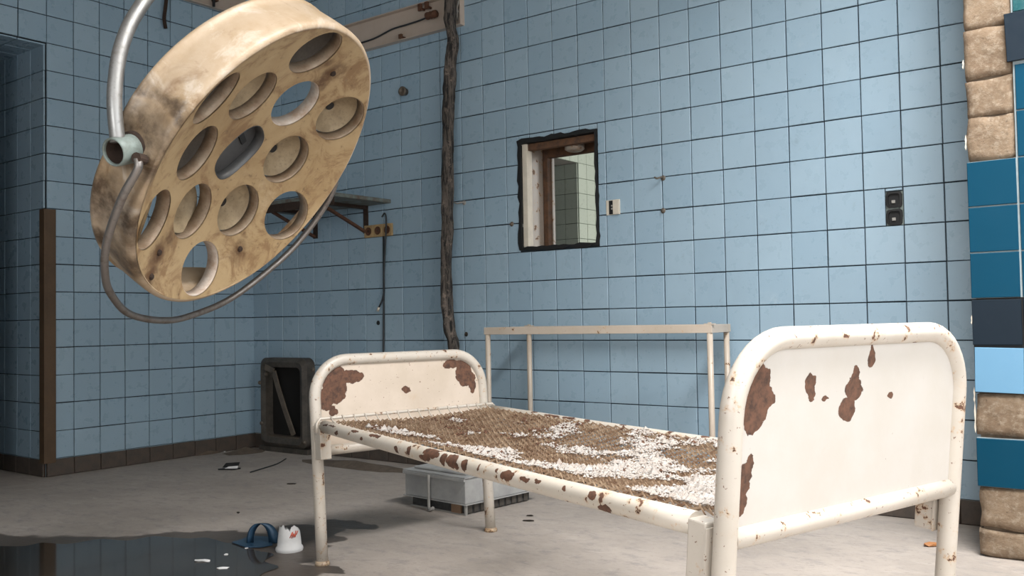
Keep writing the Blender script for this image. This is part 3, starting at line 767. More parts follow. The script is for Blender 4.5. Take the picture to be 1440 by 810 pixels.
for (x, y, nm) in holes13: loop(hole_poly(x, y, HR)[0])
loop(slot_poly())
def inside(pt, poly):
    x, y = pt; c_ = False; j = len(poly)-1
    for i in range(len(poly)):
        if (poly[i][1] > y) != (poly[j][1] > y) and x < (poly[j][0]-poly[i][0])*(y-poly[i][1])/(poly[j][1]-poly[i][1])+poly[i][0]: c_ = not c_
        j = i
    return c_
g_ = .022
for i in range(-20, 21):
    for j in range(-20, 21):
        x, y = (i+.5*(j % 2))*g_, j*g_*.87
        if x*x+y*y > .408**2: continue
        if any((x-hx)**2+(y-hy)**2 < (HR+.008)**2 for hx, hy, _n in holes13) or inside((x, y), [(p[0]*1.12, p[1]*1.12) for p in loops[-1]]): continue
        V2.append(Vector((x, y)))
res = delaunay_2d_cdt(V2, E2, [], 0, 1e-6)
ov, of = res[0], res[2]; F = []
for f in of:
    c_ = ((ov[f[0]].x+ov[f[1]].x+ov[f[2]].x)/3, (ov[f[0]].y+ov[f[1]].y+ov[f[2]].y)/3)
    if not inside(c_, loops[0]) or any(inside(c_, l) for l in loops[1:]): continue
    F.append(list(f))
nv = len(ov)
vs = [(p.x, p.y, capz(p.x, p.y)+.0003) for p in ov]+[(p.x, p.y, capz(p.x, p.y)-.004) for p in ov]
mb = MB(); mb.add(vs, F+[[k+nv for k in f][::-1] for f in F], True); face = lbuild(mb, 'face_plate', M_ENAMEL)
# rings, reflectors
def hole_frame(x, y):
    _, p, nn, e1, e2 = hole_poly(x, y, HR); return Matrix(((e1.x, e2.x, nn.x, p.x), (e1.y, e2.y, nn.y, p.y), (e1.z, e2.z, nn.z, p.z), (0, 0, 0, 1)))
spec = {}
for (x, y, nm) in holes13:
    # which opening is which, by its place on the dish
    spec[nm] = (x, y)
through = {'i1': M_RINGW, 'o5': M_RING, 'o4': M_RINGW}
for nm, (x, y) in spec.items():
    hf = hole_frame(x, y); mb = MB(); dep = .034
    mb.lathe([(HR+.0005, .0015), (HR+.003, -.001), (HR+.003, -dep), (HR-.0015, -dep), (HR-.002, 0.0)], hf, 36, True, True)
    ring = lbuild(mb, 'socket_ring', through.get(nm, M_RING)); clean_normals(ring)
    if nm in through: continue
    tilt = Matrix.Identity(4)
    if nm == 'o3': tilt = Matrix.Translation((0, 0, .012)) @ Matrix.Rotation(math.radians(22), 4, 'Y')
    if nm == 'i4': tilt = Matrix.Translation((.012, .008, -.01)) @ Matrix.Rotation(math.radians(-14), 4, 'X')
    mb = MB(); pr = []
    for i in range(9):
        q = i/8; rr_ = (HR-.004)*math.sin(math.radians(90-82*q)); pr.append((rr_, -.030-.030*(1-(rr_/(HR-.004))**2)))
    pr2 = [(r_+.001, z-.0025) for r_, z in pr][::-1]
    mb.lathe(pr+pr2, hf @ tilt, 32, True); dk = nm in ('o2', 'i3', 'o1')
    cup = lbuild(mb, 'reflector', M_REFLD if dk else M_REFL)
    mb = MB(); mb.lathe([(0, -.057), (.013, -.0565), (.013, -.064), (0, -.064)], hf @ tilt, 14, False); sub = lbuild(mb, 'bulb_socket', M_BLACKP)
# centre: grey handle socket behind the long slot
sp = slot_poly(32); sp2 = slot_poly(32, .062, .090); m_ = len(sp)
mb = MB(); vs = [(p.x, p.y, p.z+.001) for p in sp2]+[(p.x, p.y, p.z-.045) for p in sp2]+[(p.x, p.y, p.z-.045) for p in sp]+[(p.x, p.y, p.z+.001) for p in sp]
mb.add(vs, [(a*m_+k, a*m_+(k+1) % m_, ((a+1) % 4)*m_+(k+1) % m_, ((a+1) % 4)*m_+k) for a in range(4) for k in range(m_)], True); o = lbuild(mb, 'slot_rim', M_HANDLE); clean_normals(o)
zc = capz(0, 0)
mb = MB(); mb.box((-.10, -.075, zc-.032), (.10, .075, zc-.026), Matrix.Rotation(math.radians(62), 4, 'Z')); lbuild(mb, 'handle_socket', M_HANDLE)
mb = MB(); mb.box((.028, -.020, zc-.0255), (.045, .022, zc-.020), Matrix.Rotation(math.radians(62), 4, 'Z')); lbuild(mb, 'socket_slot', M_BLACKP)
# bolts on the face
def lamp_local(px, py):
    d = ray(px, py).normalized(); S = LC+LN*math.sqrt(RS*RS-.424**2); o_ = CAM-S; b = o_.dot(d); t = -b+math.sqrt(b*b-(o_.dot(o_)-RS*RS)); q = CAM+d*t-LC
    return q.dot(LU), q.dot(LV)
bolts = [lamp_local(*p) for p in ((223, 355), (212, 389), (337, 350), (468, 103))]
for (x, y) in bolts:
    mb = MB(); hf = hole_frame(x, y); mb.lathe([(0, .007), (.007, .006), (.009, .002), (.009, -.002)], hf, 8, False); lbuild(mb, 'bolt', M_DARKRUST)
# stains round the bolts become part of the enamel
t_ = NT.__new__(NT); t_.m = M_ENAMEL; t_.t = M_ENAMEL.node_tree; t_.b = t_.t.nodes['Principled BSDF']; t_.tc = [x for x in t_.t.nodes if x.type == 'TEX_COORD'][0]
lk = t_.b.inputs['Base Color'].links[0].from_socket
st = t_.spots([(x, y, .050, .060) for x, y in bolts]+[(spec[k][0]*1.0, spec[k][1]*1.0, .098, .098) for k in ('i0', 'i2', 'i5', 'o0', 'i4')]+[(lamp_local(455, 88)[0], lamp_local(455, 88)[1], .05, .05), (*lamp_local(450, 118), .04, .06), (*lamp_local(240, 330), .03, .05)], t_.tc.outputs['Object'], .03, 22, .75)
t_.t.links.new(t_.mix(t_.math('MULTIPLY', t_.math('MULTIPLY', st, .95), t_.ramp(t_.noise(16, 5, .7), .34, .58, .35, 1.0)), lk, (.095, .045, .018)), t_.b.inputs['Base Color'])
edge = [(spec[k][0], spec[k][1], .100, .100) for k in spec]
# yoke rod under the head
yk = [(-.452, -.070, -.030), (-.451, -.09, -.017), (-.436, -.171, -.022), (-.386, -.288, -.030), (-.318, -.377, -.035), (-.243, -.439, -.038), (-.115, -.501, -.040), (.048, -.521, -.039), (.166, -.501, -.036), (.313, -.426, -.029), (.440, -.268, -.022), (.482, -.149, -.020), (.486, -.045, -.020), (.470, .02, -.024), (.448, .035, -.028)]
mb = MB(); mb.tube(catmull(yk, 6), .0095, 12); yo = lbuild(mb, 'yoke_rod', M_YOKE)
mb = MB(); mb.lathe([(0, -.012), (.013, -.012), (.013, .012), (0, .012)], frame((.446, .034, -.028), (0, 1, 0), (0, 0, 1)), 12, False); lbuild(mb, 'pivot_bolt', M_DARKRUST)
mb = MB(); mb.lathe([(0, -.014), (.012, -.014), (.012, .016), (0, .016)], frame((-.446, -.068, -.030), (0, 1, 0), (0, 0, 1)), 12, False); lbuild(mb, 'pivot_bolt', M_DARKRUST)
# hollow collar on the side of the head and the pipe that carries it
tcw = (CAM-(LM @ Vector((-.45, -.06, -.072)))).normalized(); cdw = tcw*math.cos(.66)+(-_r*.98-_u*.2)*math.sin(.66); cdir = (LM.to_3x3().inverted() @ cdw).normalized(); cb = Vector((-.420, -.066, -.078))
cf = frame(cb, Vector((0, 1, 0)).cross(cdir), Vector((0, 1, 0))-cdir*cdir.y); cf = frame(cb, *(lambda e: (e, cdir.cross(e)))(Vector((0, 0, 1)).cross(cdir).normalized()))
mb = MB(); mb.lathe([(.033, -.012), (.033, .050), (.032, .058), (.0295, .060), (.027, .057), (.027, .050), (.030, .04), (.033, -.012)], cf, 32); o = lbuild(mb, 'collar', M_COLLAR); clean_normals(o)
mb = MB(); mb.lathe([(0, .004), (.0268, .004), (.0268, .052)], cf, 24); lbuild(mb, 'collar_inside', M_DARKRUST)  # inner wall coloured dark, so the shade of the hollow is painted in
mb = MB(); mb.lathe([(.031, -.014), (.039, -.012), (.039, .001), (.031, .004)], cf, 28); lbuild(mb, 'collar_flange', M_DARKRUST)
base_l = cb+cdir*.045; base_w = LM @ base_l
hdir = Vector((LC.x-base_w.x, LC.y-base_w.y, 0)).normalized(); pn = Vector((hdir.y, -hdir.x, 0))
def on_plane(px, py):
    d = ray(px, py); t = (base_w-CAM).dot(pn)/d.dot(pn); return CAM+d*t
pp = [base_w+Vector((0, 0, .02))]+[on_plane(*q) for q in ((161, 150), (163, 108), (169, 72), (180, 40), (194, 15), (212, -10), (245, -42))]
top = Vector((LC.x-LN.x*.07, LC.y-LN.y*.07, 0)); e = pp[-1]
h0 = (e-base_w).dot(hdir); 
pp += [base_w+hdir*(h0+.10)+Vector((0, 0, e.z-base_w.z+.10)), base_w+hdir*(h0+.22)+Vector((0, 0, e.z-base_w.z+.19)), base_w+hdir*(h0+.36)+Vector((0, 0, e.z-base_w.z+.27)), base_w+hdir*(h0+.42)+Vector((0, 0, e.z-base_w.z+.36)), base_w+hdir*(h0+.43)+Vector((0, 0, e.z-base_w.z+.55))]
last = pp[-1].copy(); last.z = CEIL-.02; pp.append(last)
mb = MB(); mb.tube([LM.inverted() @ p for p in catmull(pp, 6)], .0165, 16); lbuild(mb, 'carrier_pipe', M_STEELPIPE)
mb = MB(); mb.lathe([(0, 0), (.09, 0), (.09, -.03), (.05, -.06), (.02, -.07)], LM.inverted() @ Matrix.Translation((last.x, last.y, CEIL)), 24); lbuild(mb, 'ceiling_plate', M_STEELPIPE)

# ------------------------------------------------------------------ things on the back wall
# rough charred pole
pts = []
for (px, py) in ((635, -120), (634, -60), (634, 0), (633, 30), (637, 55), (637, 68), (633, 90), (632, 130), (630, 200), (629, 300), (628, 380), (629, 430), (633, 465), (637, 490), (636, 560), (634, 640)): pts.append(on(px, py, 1, -.092))
pts = catmull(pts, 14); pts[0].z = min(pts[0].z, CEIL); pts = [p for p in pts if .01 < p.z < CEIL]
mb = MB(); vs = []; fs = []; seg = 18
for i, p in enumerate(pts):
    for k in range(seg):
        a = 2*math.pi*k/seg; q = Vector((math.cos(a), math.sin(a), 0)); w = noise.fractal(Vector((q.x*1.5, q.y*1.5, p.z*7)), 1.0, 2.0, 4)*.010+noise.noise(Vector((q.x*5, q.y*5, p.z*4)))*.004
        vs.append(p+q*(.030+w))
for i in range(len(pts)-1):
    for k in range(seg): fs.append((i*seg+k, i*seg+(k+1) % seg, i*seg+seg+(k+1) % seg, i*seg+seg+k))
fs += [list(range(seg))[::-1], [(len(pts)-1)*seg+k for k in range(seg)]]
mb.add(vs, fs, True)
def m_char():
    t = NT('charred_lagging'); mp = t.n('Mapping'); mp.inputs['Scale'].default_value = (1, 1, .16); t.set(mp.inputs['Vector'], t.tc.outputs['Object'])
    a = t.noise(60, 6, .7, mp.outputs[0], .5); c = t.mix(t.ramp(a, .40, .58), (.010, .010, .010), (.105, .088, .075)); c = t.mix(t.ramp(t.noise(20, 6, .75), .54, .66, 0, .7), c, (.24, .19, .155)); t.bump(a, .8, .006); return t.done(c, .95)
o = single(mb, 'lagged_pipe', m_char(), (1.70, -.092, .01), 'charred blackened upright pipe running up the blue tiled wall', 'pipe'); clean_normals(o)
# strip light tray on the back wall
M_TRAY = m_paint('strip_light_paint', (.48, .40, .34), None, .70, .9, .72, uv=False, stain=.45)
fz0, fz1 = 2.385, 2.565
fx = empty('strip_light', (1.1, -.010, fz0), 'off white metal strip light tray without tubes above the wall shelf', 'light fitting')
mb = MB(); mb.box((.36, -.014, fz0), (1.834, -.0095, fz1)); mb.build('tray', M_TRAY, fx)
for z in (fz0, fz1-.006): mb = MB(); mb.box((.36, -.045, z), (1.834, -.0145, z+.006)); mb.build('tray_lip', M_TRAY, fx)
mb = MB(); mb.box((1.829, -.045, fz0+.0065), (1.834, -.0145, fz1-.0065)); mb.build('end_plate', M_TRAY, fx)
for x in (1.55, 1.60, 1.40):
    mb = MB(); mb.box((x-.012, -.060, fz0+.005 if x < 1.5 else fz1-.05), (x+.012, -.046, fz0+.03 if x < 1.5 else fz1-.01), None, .002); mb.box((x-.005, -.047, fz0+.012 if x < 1.5 else fz1-.04), (x+.005, -.0145, fz0+.020 if x < 1.5 else fz1-.03)); mb.build('tube_holder', M_RUST, fx)
mb = MB(); mb.lathe([(0, 0), (.020, 0), (.021, .01), (.018, .02), (.021, .03), (.018, .04), (.021, .05), (.020, .07), (0, .07)], frame((1.59, -.042, fz0+.095), (0, 1, 0), (0, 0, 1)), 16); mb.build('starter', M_RUST, fx)
mb = MB(); mb.tube(catmull([(.9, -.02, fz0+.055), (1.15, -.022, fz0+.060), (1.3, -.022, fz0+.085), (1.42, -.022, fz0+.088), (1.52, -.025, fz0+.090), (1.6, -.03, fz0+.095)], 5), .005, 8); mb.build('cable', M_CABLE, fx)
for k, (x0, z0, x1, z1) in enumerate(((1.79, .05, 1.83, .15), (1.78, .12, 1.82, .06), (1.80, .03, 1.815, .16))):
    mb = MB(); mb.tube(catmull([(x0, -.03, fz0+z0), ((x0+x1)/2+.01, -.05, fz0+(z0+z1)/2), (x1, -.03, fz0+z1)], 4), .004, 6); mb.build('loose_wire', M_STRAP, fx)
# strip light on the left wall
fx = empty('strip_light', (.010, -.3, 2.795), 'off white strip light tray high on the shadowed left wall', 'light fitting')
mb = MB(); mb.box((.0095, -.58, 2.795), (.014, -.06, 2.98)); mb.build('tray', M_TRAY, fx)
for z in (2.795, 2.974): mb = MB(); mb.box((.0145, -.58, z), (.045, -.06, z+.006)); mb.build('tray_lip', M_TRAY, fx)
mb = MB(); mb.box((.0145, -.32, 2.84), (.05, -.29, 2.86)); mb.build('tube_holder', M_RUST, fx)
p = on(300, 9, 0, .06); mb = MB(); mb.tube([(.05, p.y, 2.97), (.06, p.y, 2.9), (.06, p.y+.004, p.z)], .009, 8); mb.build('loose_wire', M_BLACKP, fx)
p0, p1 = on(233, 40, 0, .05), on(234, -40, 0, .05)
mb = MB(); mb.tube(catmull([p0, on(231, 26, 0, .05), on(233, 8, 0, .05), on(235, -15, 0, .05), p1, Vector((.05, p1.y, CEIL))], 4), [.010]*3+[.011]*3+[.012]*2+[.011]*99 if False else .011, 8)
single(mb, 'dangling_cable', M_DARKRUST, (.05, p0.y, p0.z), 'short charred cable dangling from above on the left wall', 'cable')
# round conduit end
p = on(569, 129, 1, -.02)
mb = MB(); mb.lathe([(0, .0), (.020, .0), (.020, .022), (.026, .024), (.027, .034), (.016, .036), (.014, .028), (0, .028)], frame((p.x, -.009, p.z), (1, 0, 0), (0, 0, 1)), 18); single(mb, 'conduit_end', M_HATCHBAR, (p.x, -.009, p.z), 'small round grey conduit end on the blue wall below strip light', 'conduit')
# shelf
sx = on(550, 283, 1, -.01); sfront = on(471, 277, 0, sx.x); SZ = 1.475; SD = min(.62, max(.3, -sfront.y))
sh = empty('wall_shelf', (.9, -.01, SZ), 'green grey metal wall shelf on rusty brackets behind the lamp', 'shelf')
mb = MB(); mb.box((.42, -SD, SZ), (sx.x, -.010, SZ+.022), None, .003); mb.build('shelf_plate', M_SHELF, sh)
mb = MB(); mb.box((.42, -SD, SZ-.045), (sx.x-.01, -SD+.006, SZ-.0005)); mb.build('front_lip', M_DARKRUST, sh)
for x in (on(515, 310, 1, -.01).x, .62):
    mb = MB(); mb.box((x-.018, -.016, SZ-.16), (x+.018, -.0095, SZ-.0005)); mb.build('bracket_plate', M_DARKRUST, sh)
    mb = MB(); mb.box((x-.016, -SD+.05, SZ-.018), (x+.016, -.0165, SZ-.0005)); mb.build('bracket_arm', M_DARKRUST, sh)
    mb = MB(); bar(mb, (x, -.020, SZ-.150), (x, -SD+.10, SZ-.024), .024, .014); mb.build('bracket_strut', M_RUST, sh)
# socket strip
p0, p1 = on(514, 335, 1, -.01), on(553, 314, 1, -.01)
sk = empty('socket_strip', ((p0.x+p1.x)/2, -.010, p0.z), 'row of three yellowed sockets under the wall shelf', 'socket')
w = (p1.x-p0.x)/3
for k in range(3):
    mb = MB(); mb.box((p0.x+k*w+.001, -.022, p0.z), (p0.x+(k+1)*w-.001, -.0095, p0.z+.072), None, .003); so = mb.build('socket', M_BEIGE, sk)
    m = frame((p0.x+(k+.5)*w, -.0225, p0.z+.036), (1, 0, 0), (0, 0, 1))
    mb = MB(); mb.lathe([(.024, 0), (.024, .002), (.020, .002), (.018, -.0), (0, 0)], m, 20); mb.build('socket_ring', M_RUST, so)
    mb = MB(); mb.lathe([(.006, .0), (.006, .004), (0, .004)], m, 10); mb.build('screw', M_DARKRUST, so)
# cable loop
pts = [on(*q, 1, -.028) for q in ((537, 305), (541, 300), (543, 310), (542, 340), (540, 380), (540, 405), (538, 420), (533, 432))]
mb = MB(); mb.tube(catmull(pts, 5), .0045, 8); cbl = empty('hanging_cable', (pts[-1].x, -.028, pts[-1].z), 'dark cable hanging in front of the three sockets', 'cable')
mb.build('cable', M_CABLE, cbl)
mb = MB(); mb.tube([pts[-1], pts[-1]+Vector((-.012, 0, -.022))], .008, 8); mb.build('cable_tip', M_CREAM, cbl)
q0, q1 = on(540, 316, 1, -.012), on(540, 500, 1, -.012)
mb = MB(); mb.tube([(q0.x, -.016, q0.z), (q0.x-.004, -.016, (q0.z+q1.z)/2), (q1.x, -.016, .60), (q1.x, -.016, .10)], .0055, 8); single(mb, 'wall_cable', M_CABLE, (q1.x, -.016, .10), 'straight dark cable running down the tiles below the sockets', 'cable')
p = on(532, 454, 1, -.009); mb = MB(); mb.lathe([(0, .003), (.012, .003), (.014, 0)], frame((p.x, -.0093, p.z), (1, 0, 0), (0, 0, 1)), 9); mb.lathe([(0, .004), (.006, .0035)], frame((p.x, -.0093, p.z), (1, 0, 0), (0, 0, 1)), 8)
single(mb, 'wall_plug', M_BLACKP, (p.x, -.009, p.z), 'small black plug hole below the end of the hanging cable', 'plug')
# switch
p0, p1 = on(853, 303, 1, -.01), on(872, 280, 1, -.01); W_ = p1.x-p0.x; H_ = p1.z-p0.z
sw = empty('light_switch', ((p0.x+p1.x)/2, -.010, p0.z), 'cream switch plate with half its cover missing beside the small window', 'switch')
mb = MB(); mb.box((p0.x, -.0125, p0.z), (p1.x, -.0095, p1.z), None, .001); mb.build('back_plate', M_CREAM, sw)
mb = MB(); mb.box((p0.x+W_*.22, -.0140, p0.z+.003), (p0.x+W_*.52, -.0128, p1.z-.003)); mb.build('open_contact', M_BLACKP, sw)
mb = MB(); mb.box((p0.x+W_*.54, -.022, p0.z+.001), (p1.x, -.0128, p1.z-.001), None, .002); mb.build('rocker', M_CREAM, sw)
for z in (.35, .55): mb = MB(); mb.box((p0.x+W_*.40, -.018, p0.z+H_*z), (p0.x+W_*.56, -.0142, p0.z+H_*z+.008)); mb.build('contact', M_STRAP, sw)
# pair of empty socket boxes
eb = empty('socket_boxes', (4.016, -.010, 1.141), 'pair of black empty socket boxes sunk in the blue tiles', 'socket box')
for k, (z0, z1) in enumerate(((1.144, 1.203), (1.212, 1.273))):
    cx = 4.016; hw = .028; hz = (z1-z0)/2; cz = (z0+z1)/2; prof = []; po = []; pi_ = []
    for i in range(20):
        a = 2*math.pi*i/20; c_, s_ = math.cos(a), math.sin(a); ff = lambda v: math.copysign(abs(v)**.45, v)
        j1, j2 = R.uniform(.97, 1.06), R.uniform(.94, 1.02); po.append((cx+hw*1.08*ff(c_)*j1, cz+hz*1.05*ff(s_)*j1)); pi_.append((cx+hw*.80*ff(c_)*j2, cz+hz*.80*ff(s_)*j2))
    n = 20; vs = [(x, -.0105, z) for x, z in po]+[(x, -.0115, z) for x, z in pi_]+[(x, -.0035, z) for x, z in pi_]+[(x, -.0025, z) for x, z in po]
    mb = MB(); mb.add(vs, [(a*n+i, a*n+(i+1) % n, (a+1)*n+(i+1) % n, (a+1)*n+i) for a in range(2) for i in range(n)]+[[2*n+i for i in range(n)]]+[(3*n+i, 3*n+(i+1) % n, (i+1) % n, i) for i in range(n)]); o = mb.build('box_shell', M_BLACK, eb); clean_normals(o)
    mb = MB(); mb.box((cx-.010, -.009, cz-.014), (cx+.004, -.004, cz-.002), None, .001); mb.build('contact', M_STRAP, eb)
mb = MB(); mb.box((4.0, -.0065, 1.2035), (4.032, -.0025, 1.2115)); mb.build('bridge', M_COLLAR, eb)
mb = MB(); mb.box((3.984, -.0024, 1.142), (4.048, -.0021, 1.275)); mb.build('back_plate', M_COLLAR, eb)
# hooks and nails
def hook(px, py, mat, label, ln=.03, sidex=-.03, nm='wall_hook'):
    p = on(px, py, 1, -.02); mb = MB(); mb.tube(catmull([(p.x, -.0095, p.z), (p.x, -.0095-ln*.6, p.z+.002), (p.x+sidex*.5, -.0095-ln, p.z-.004), (p.x+sidex, -.0095-ln*.9, p.z+.003)], 4), .0045, 7)
    mb.lathe([(0, .005), (.010, .004), (.013, 0)], frame((p.x, -.0097, p.z), (1, 0, 0), (0, 0, 1)), 9); single(mb, nm, mat, (p.x, -.0095, p.z), label, 'hook')
hook(931, 250, M_HATCHBAR, 'brown bent hook on the tiles right of the switch', .032, -.028)
hook(651, 285, M_STRAP, 'pale bent nail on the tiles beside the charred pipe', .03, -.045)
hook(654, 470, M_TWIG, 'small black wall plug stub beside foot of the charred pipe', .012, .004, 'wall_stub')
hook(931, 296, M_HATCHBAR, 'tiny rusted nail below the brown bent hook', .008, .003, 'wall_nail')
hook(718, 315, M_HATCHBAR, 'tiny rusted nail left of the small window', .008, -.004, 'wall_nail')

# ------------------------------------------------------------------ open steel hatch in the corner
HY = -.085
a, b, c_ = on(364, 503, 1, HY), on(441, 503, 1, HY), on(366, 622, 1, HY)
hx0, hx1, hz1 = max(.014, a.x), .60, a.z
ht = empty('wall_hatch', ((hx0+hx1)/2, HY/2, .0), 'grimy dark steel hatch standing open in the corner behind the bed', 'hatch')
fw = .058
def rrect(x0, z0, x1, z1, r_, n=6):
    out = []
    for cx, cz, a0 in ((x1-r_, z0+r_, -90), (x1-r_, z1-r_, 0), (x0+r_, z1-r_, 90), (x0+r_, z0+r_, 180)):
        for i in range(n+1): a = math.radians(a0+90*i/n); out.append((cx+r_*math.cos(a), cz+r_*math.sin(a)))
    return out
po = rrect(hx0, .03, hx1, hz1, .055); pi_ = rrect(hx0+fw, .03+fw*1.0, hx1-fw, hz1-fw, .035); n = len(po)
vs = [(x, HY+.012, z) for x, z in po]+[((x*.55+X*.45), HY-.006, (z*.55+Z*.45)) for (x, z), (X, Z) in zip(po, pi_)]+[(x, HY+.006, z) for x, z in pi_]+[(x, HY+.065, z) for x, z in pi_]+[(x, HY+.074, z) for x, z in po]
mb = MB(); mb.add(vs, [(a*n+i, a*n+(i+1) % n, (a+1)*n+(i+1) % n, (a+1)*n+i) for a in range(3) for i in range(n)]+[(4*n+i, 4*n+(i+1) % n, (i+1) % n, i) for i in range(n)], False); o = mb.build('frame', M_HATCH, ht); clean_normals(o)
mb = MB(); mb.box((hx0+.03, HY+.062, .05), (hx1-.03, HY+.070, hz1-.03)); mb.build('dark_back', M_VOID, ht)
mb = MB(); mb.box((hx0-.004, HY+.0, 0), (hx1+.01, HY+.07, .030)); mb.build('base', M_HATCH, ht)
mb = MB(); mb.box((hx0+fw-.002, HY+.012, .03+fw-.004), (hx1-fw+.002, HY+.06, .03+fw+.012)); mb.build('sill', M_HATCHBAR, ht)
q = [on(*s_, 1, HY-.02) for s_ in ((373, 516), (385, 522), (391, 545), (401, 577), (413, 612))]
mb = MB()
for i in range(4):
    bar(mb, q[i], q[i+1], .010, .036)
mb.build('latch_bar', M_HATCHBAR, ht)
for (px, py) in ((374, 526), (362, 538), (368, 595), (440, 520), (428, 622)):
    p = on(px, py, 1, HY-.002); p.x = max(p.x, hx0+.012); mb = MB(); mb.lathe([(0, .018), (.011, .016), (.014, .008), (.012, 0)], frame((p.x, HY+.006, p.z), (1, 0, 0), (0, 0, 1)), 9); mb.build('bolt', M_HATCHBAR, ht)

# ------------------------------------------------------------------ grey steel housing under the bed
K = Vector((2.545, -.905, 0)); da = Vector((-.985, .10, 0)).normalized(); db = Vector((.10, .985, 0)).normalized()
hb = empty('steel_housing', K+da*.18+db*.2, 'grey steel lamp housing upside down on the floor beneath the bed', 'housing')
mk = Matrix(((da.x, db.x, 0, K.x), (da.y, db.y, 0, K.y), (0, 0, 1, 0), (0, 0, 0, 1)))
def hbox(nm, lo, hi, mat, bev=0, par=None):
    mb = MB(); mb.box(lo, hi, mk, bev); o = mb.build(nm, mat, par or hb); clean_normals(o); return o
hbox('body', (0, 0, .046), (.375, .43, .150), M_GREYBOX, .003)
hbox('top_flange', (-.006, -.008, .1505), (.381, .438, .156), M_GREYBOX, .001)
hbox('front_flange', (-.004, -.012, .138), (.379, -.0005, .150), M_GREYBOX, .001)
hbox('lid', (.028, .03, .1565), (.35, .40, .168), M_GREYBOX, .004)
hbox('lower_flange', (-.008, -.006, .042), (.383, .436, .0455), M_GREYBOX)
hbox('vent_base', (.012, .012, .004), (.34, .40, .0415), M_GREYDARK)
for k in range(10): hbox('vent_slat', (.011-.004, .02+k*.038, .006), (.0115, .044+k*.038, .040), M_HATCH)
hbox('vent_edge', (.005, .004, 0), (.345, .0115, .006), M_STRAP); hbox('corner_post', (.000, .000, 0), (.008, .012, .0415), M_STRAP)
hbox('card_piece', (.03, -.0, .006), (.085, .011, .040), M_CARD)
def lpt(x, y, z): return mk @ Vector((x, y, z))
mb = MB(); mb.tube([lpt(.205, -.016, .150), lpt(.205, -.017, .10), lpt(.203, -.018, .05), lpt(.196, -.024, .012), lpt(.18, -.035, .006), lpt(.160, -.030, .018)], .008, 4); mb.build('strap', M_STRAP, hb)
mb = MB(); mb.tube(catmull([lpt(-.010, .10, .06), lpt(-.04, .09, .09), lpt(-.05, .09, .04), lpt(-.03, .10, .010)], 5), .003, 6); mb.build('loose_wire', M_BEIGE, hb)

# ------------------------------------------------------------------ floor litter and puddle
pud = [(-160, 775), (-40, 768), (30, 768), (60, 763), (95, 765), (140, 758), (180, 760), (215, 754), (262, 757), (290, 756), (318, 763), (345, 766), (360, 774), (385, 779), (372, 789), (392, 797), (370, 806), (350, 822), (300, 840), (200, 860), (0, 880), (-200, 870)]
P3 = [on(x, y, 2, .0025) for x, y in pud]; loopc = catmull(P3+[P3[0]], 5)[:-1]
cen = sum((p for p in loopc), Vector())/len(loopc); vs = [cen]+loopc; n = len(loopc); mb = MB(); mb.add(vs, [(0, 1+i, 1+(i+1) % n) for i in range(n)], True)
def m_water():
    t = NT('muddy_water'); t.bump(t.noise(3, 2, .5), .02, .01); c = t.mix(t.ramp(t.noise(5, 5, .6), .35, .7), (.045, .037, .030), (.030, .026, .022)); return t.done(c, .07, 0, .32)
o = single(mb, 'puddle', m_water(), cen, 'shallow muddy puddle on the concrete reflecting the left wall', 'puddle'); clean_normals(o)
# torn paper cup, upside down
p = on(407, 774, 2, 0); cup = empty('torn_cup', p, 'torn white paper cup with red print standing upside down near puddle', 'cup')
n = 40; rows = [(0.0, .046), (.006, .048), (.013, .047), (.018, .042), (.04, .040), (.065, .037), (1.0, .033)]; vs = []; fs = []
for k in range(n):
    a = 2*math.pi*k/n; hh = .080+.014*math.sin(a+2.6)+.004*math.sin(a*5+1)+.004*R.uniform(-1, 1)
    if 5.1 < a < 5.7: hh -= .015
    for (z, r_) in rows:
        zz = z if z < .9 else max(.068, hh); vs.append(p+Vector((r_*math.cos(a), r_*math.sin(a), zz)))
m_ = len(rows)
for k in range(n):
    k2 = (k+1) % n
    for i in range(m_-1): fs.append((k*m_+i, k2*m_+i, k2*m_+i+1, k*m_+i+1))
mb = MB(); mb.add(vs, fs, True); mb.build('cup_wall', M_PAPERW, cup)
M_RED = m_plain('red_print', (.55, .09, .05), .6, .1)
vd = Vector((CAM.x-p.x, CAM.y-p.y, 0)).normalized(); a0 = math.atan2(vd.y, vd.x)
mb = MB()
for (d0, z0, d1, z1) in ((.05, .052, .25, .070), (.20, .050, .30, .072), (.32, .052, .40, .066), (.40, .066, .50, .052), (.52, .054, .60, .074), (.62, .060, .82, .072), (.10, .060, .30, .062), (.35, .058, .55, .060)):
    def cpt(d, z): r_ = .0408-.08*(z-.04)*.9+.0012; return p+Vector((r_*math.cos(a0+d), r_*math.sin(a0+d), z))
    mb.tube([cpt(d0, z0), cpt((d0+d1)/2, (z0+z1)/2), cpt(d1, z1)], .0016, 5)
mb.build('red_lettering', M_RED, cup)
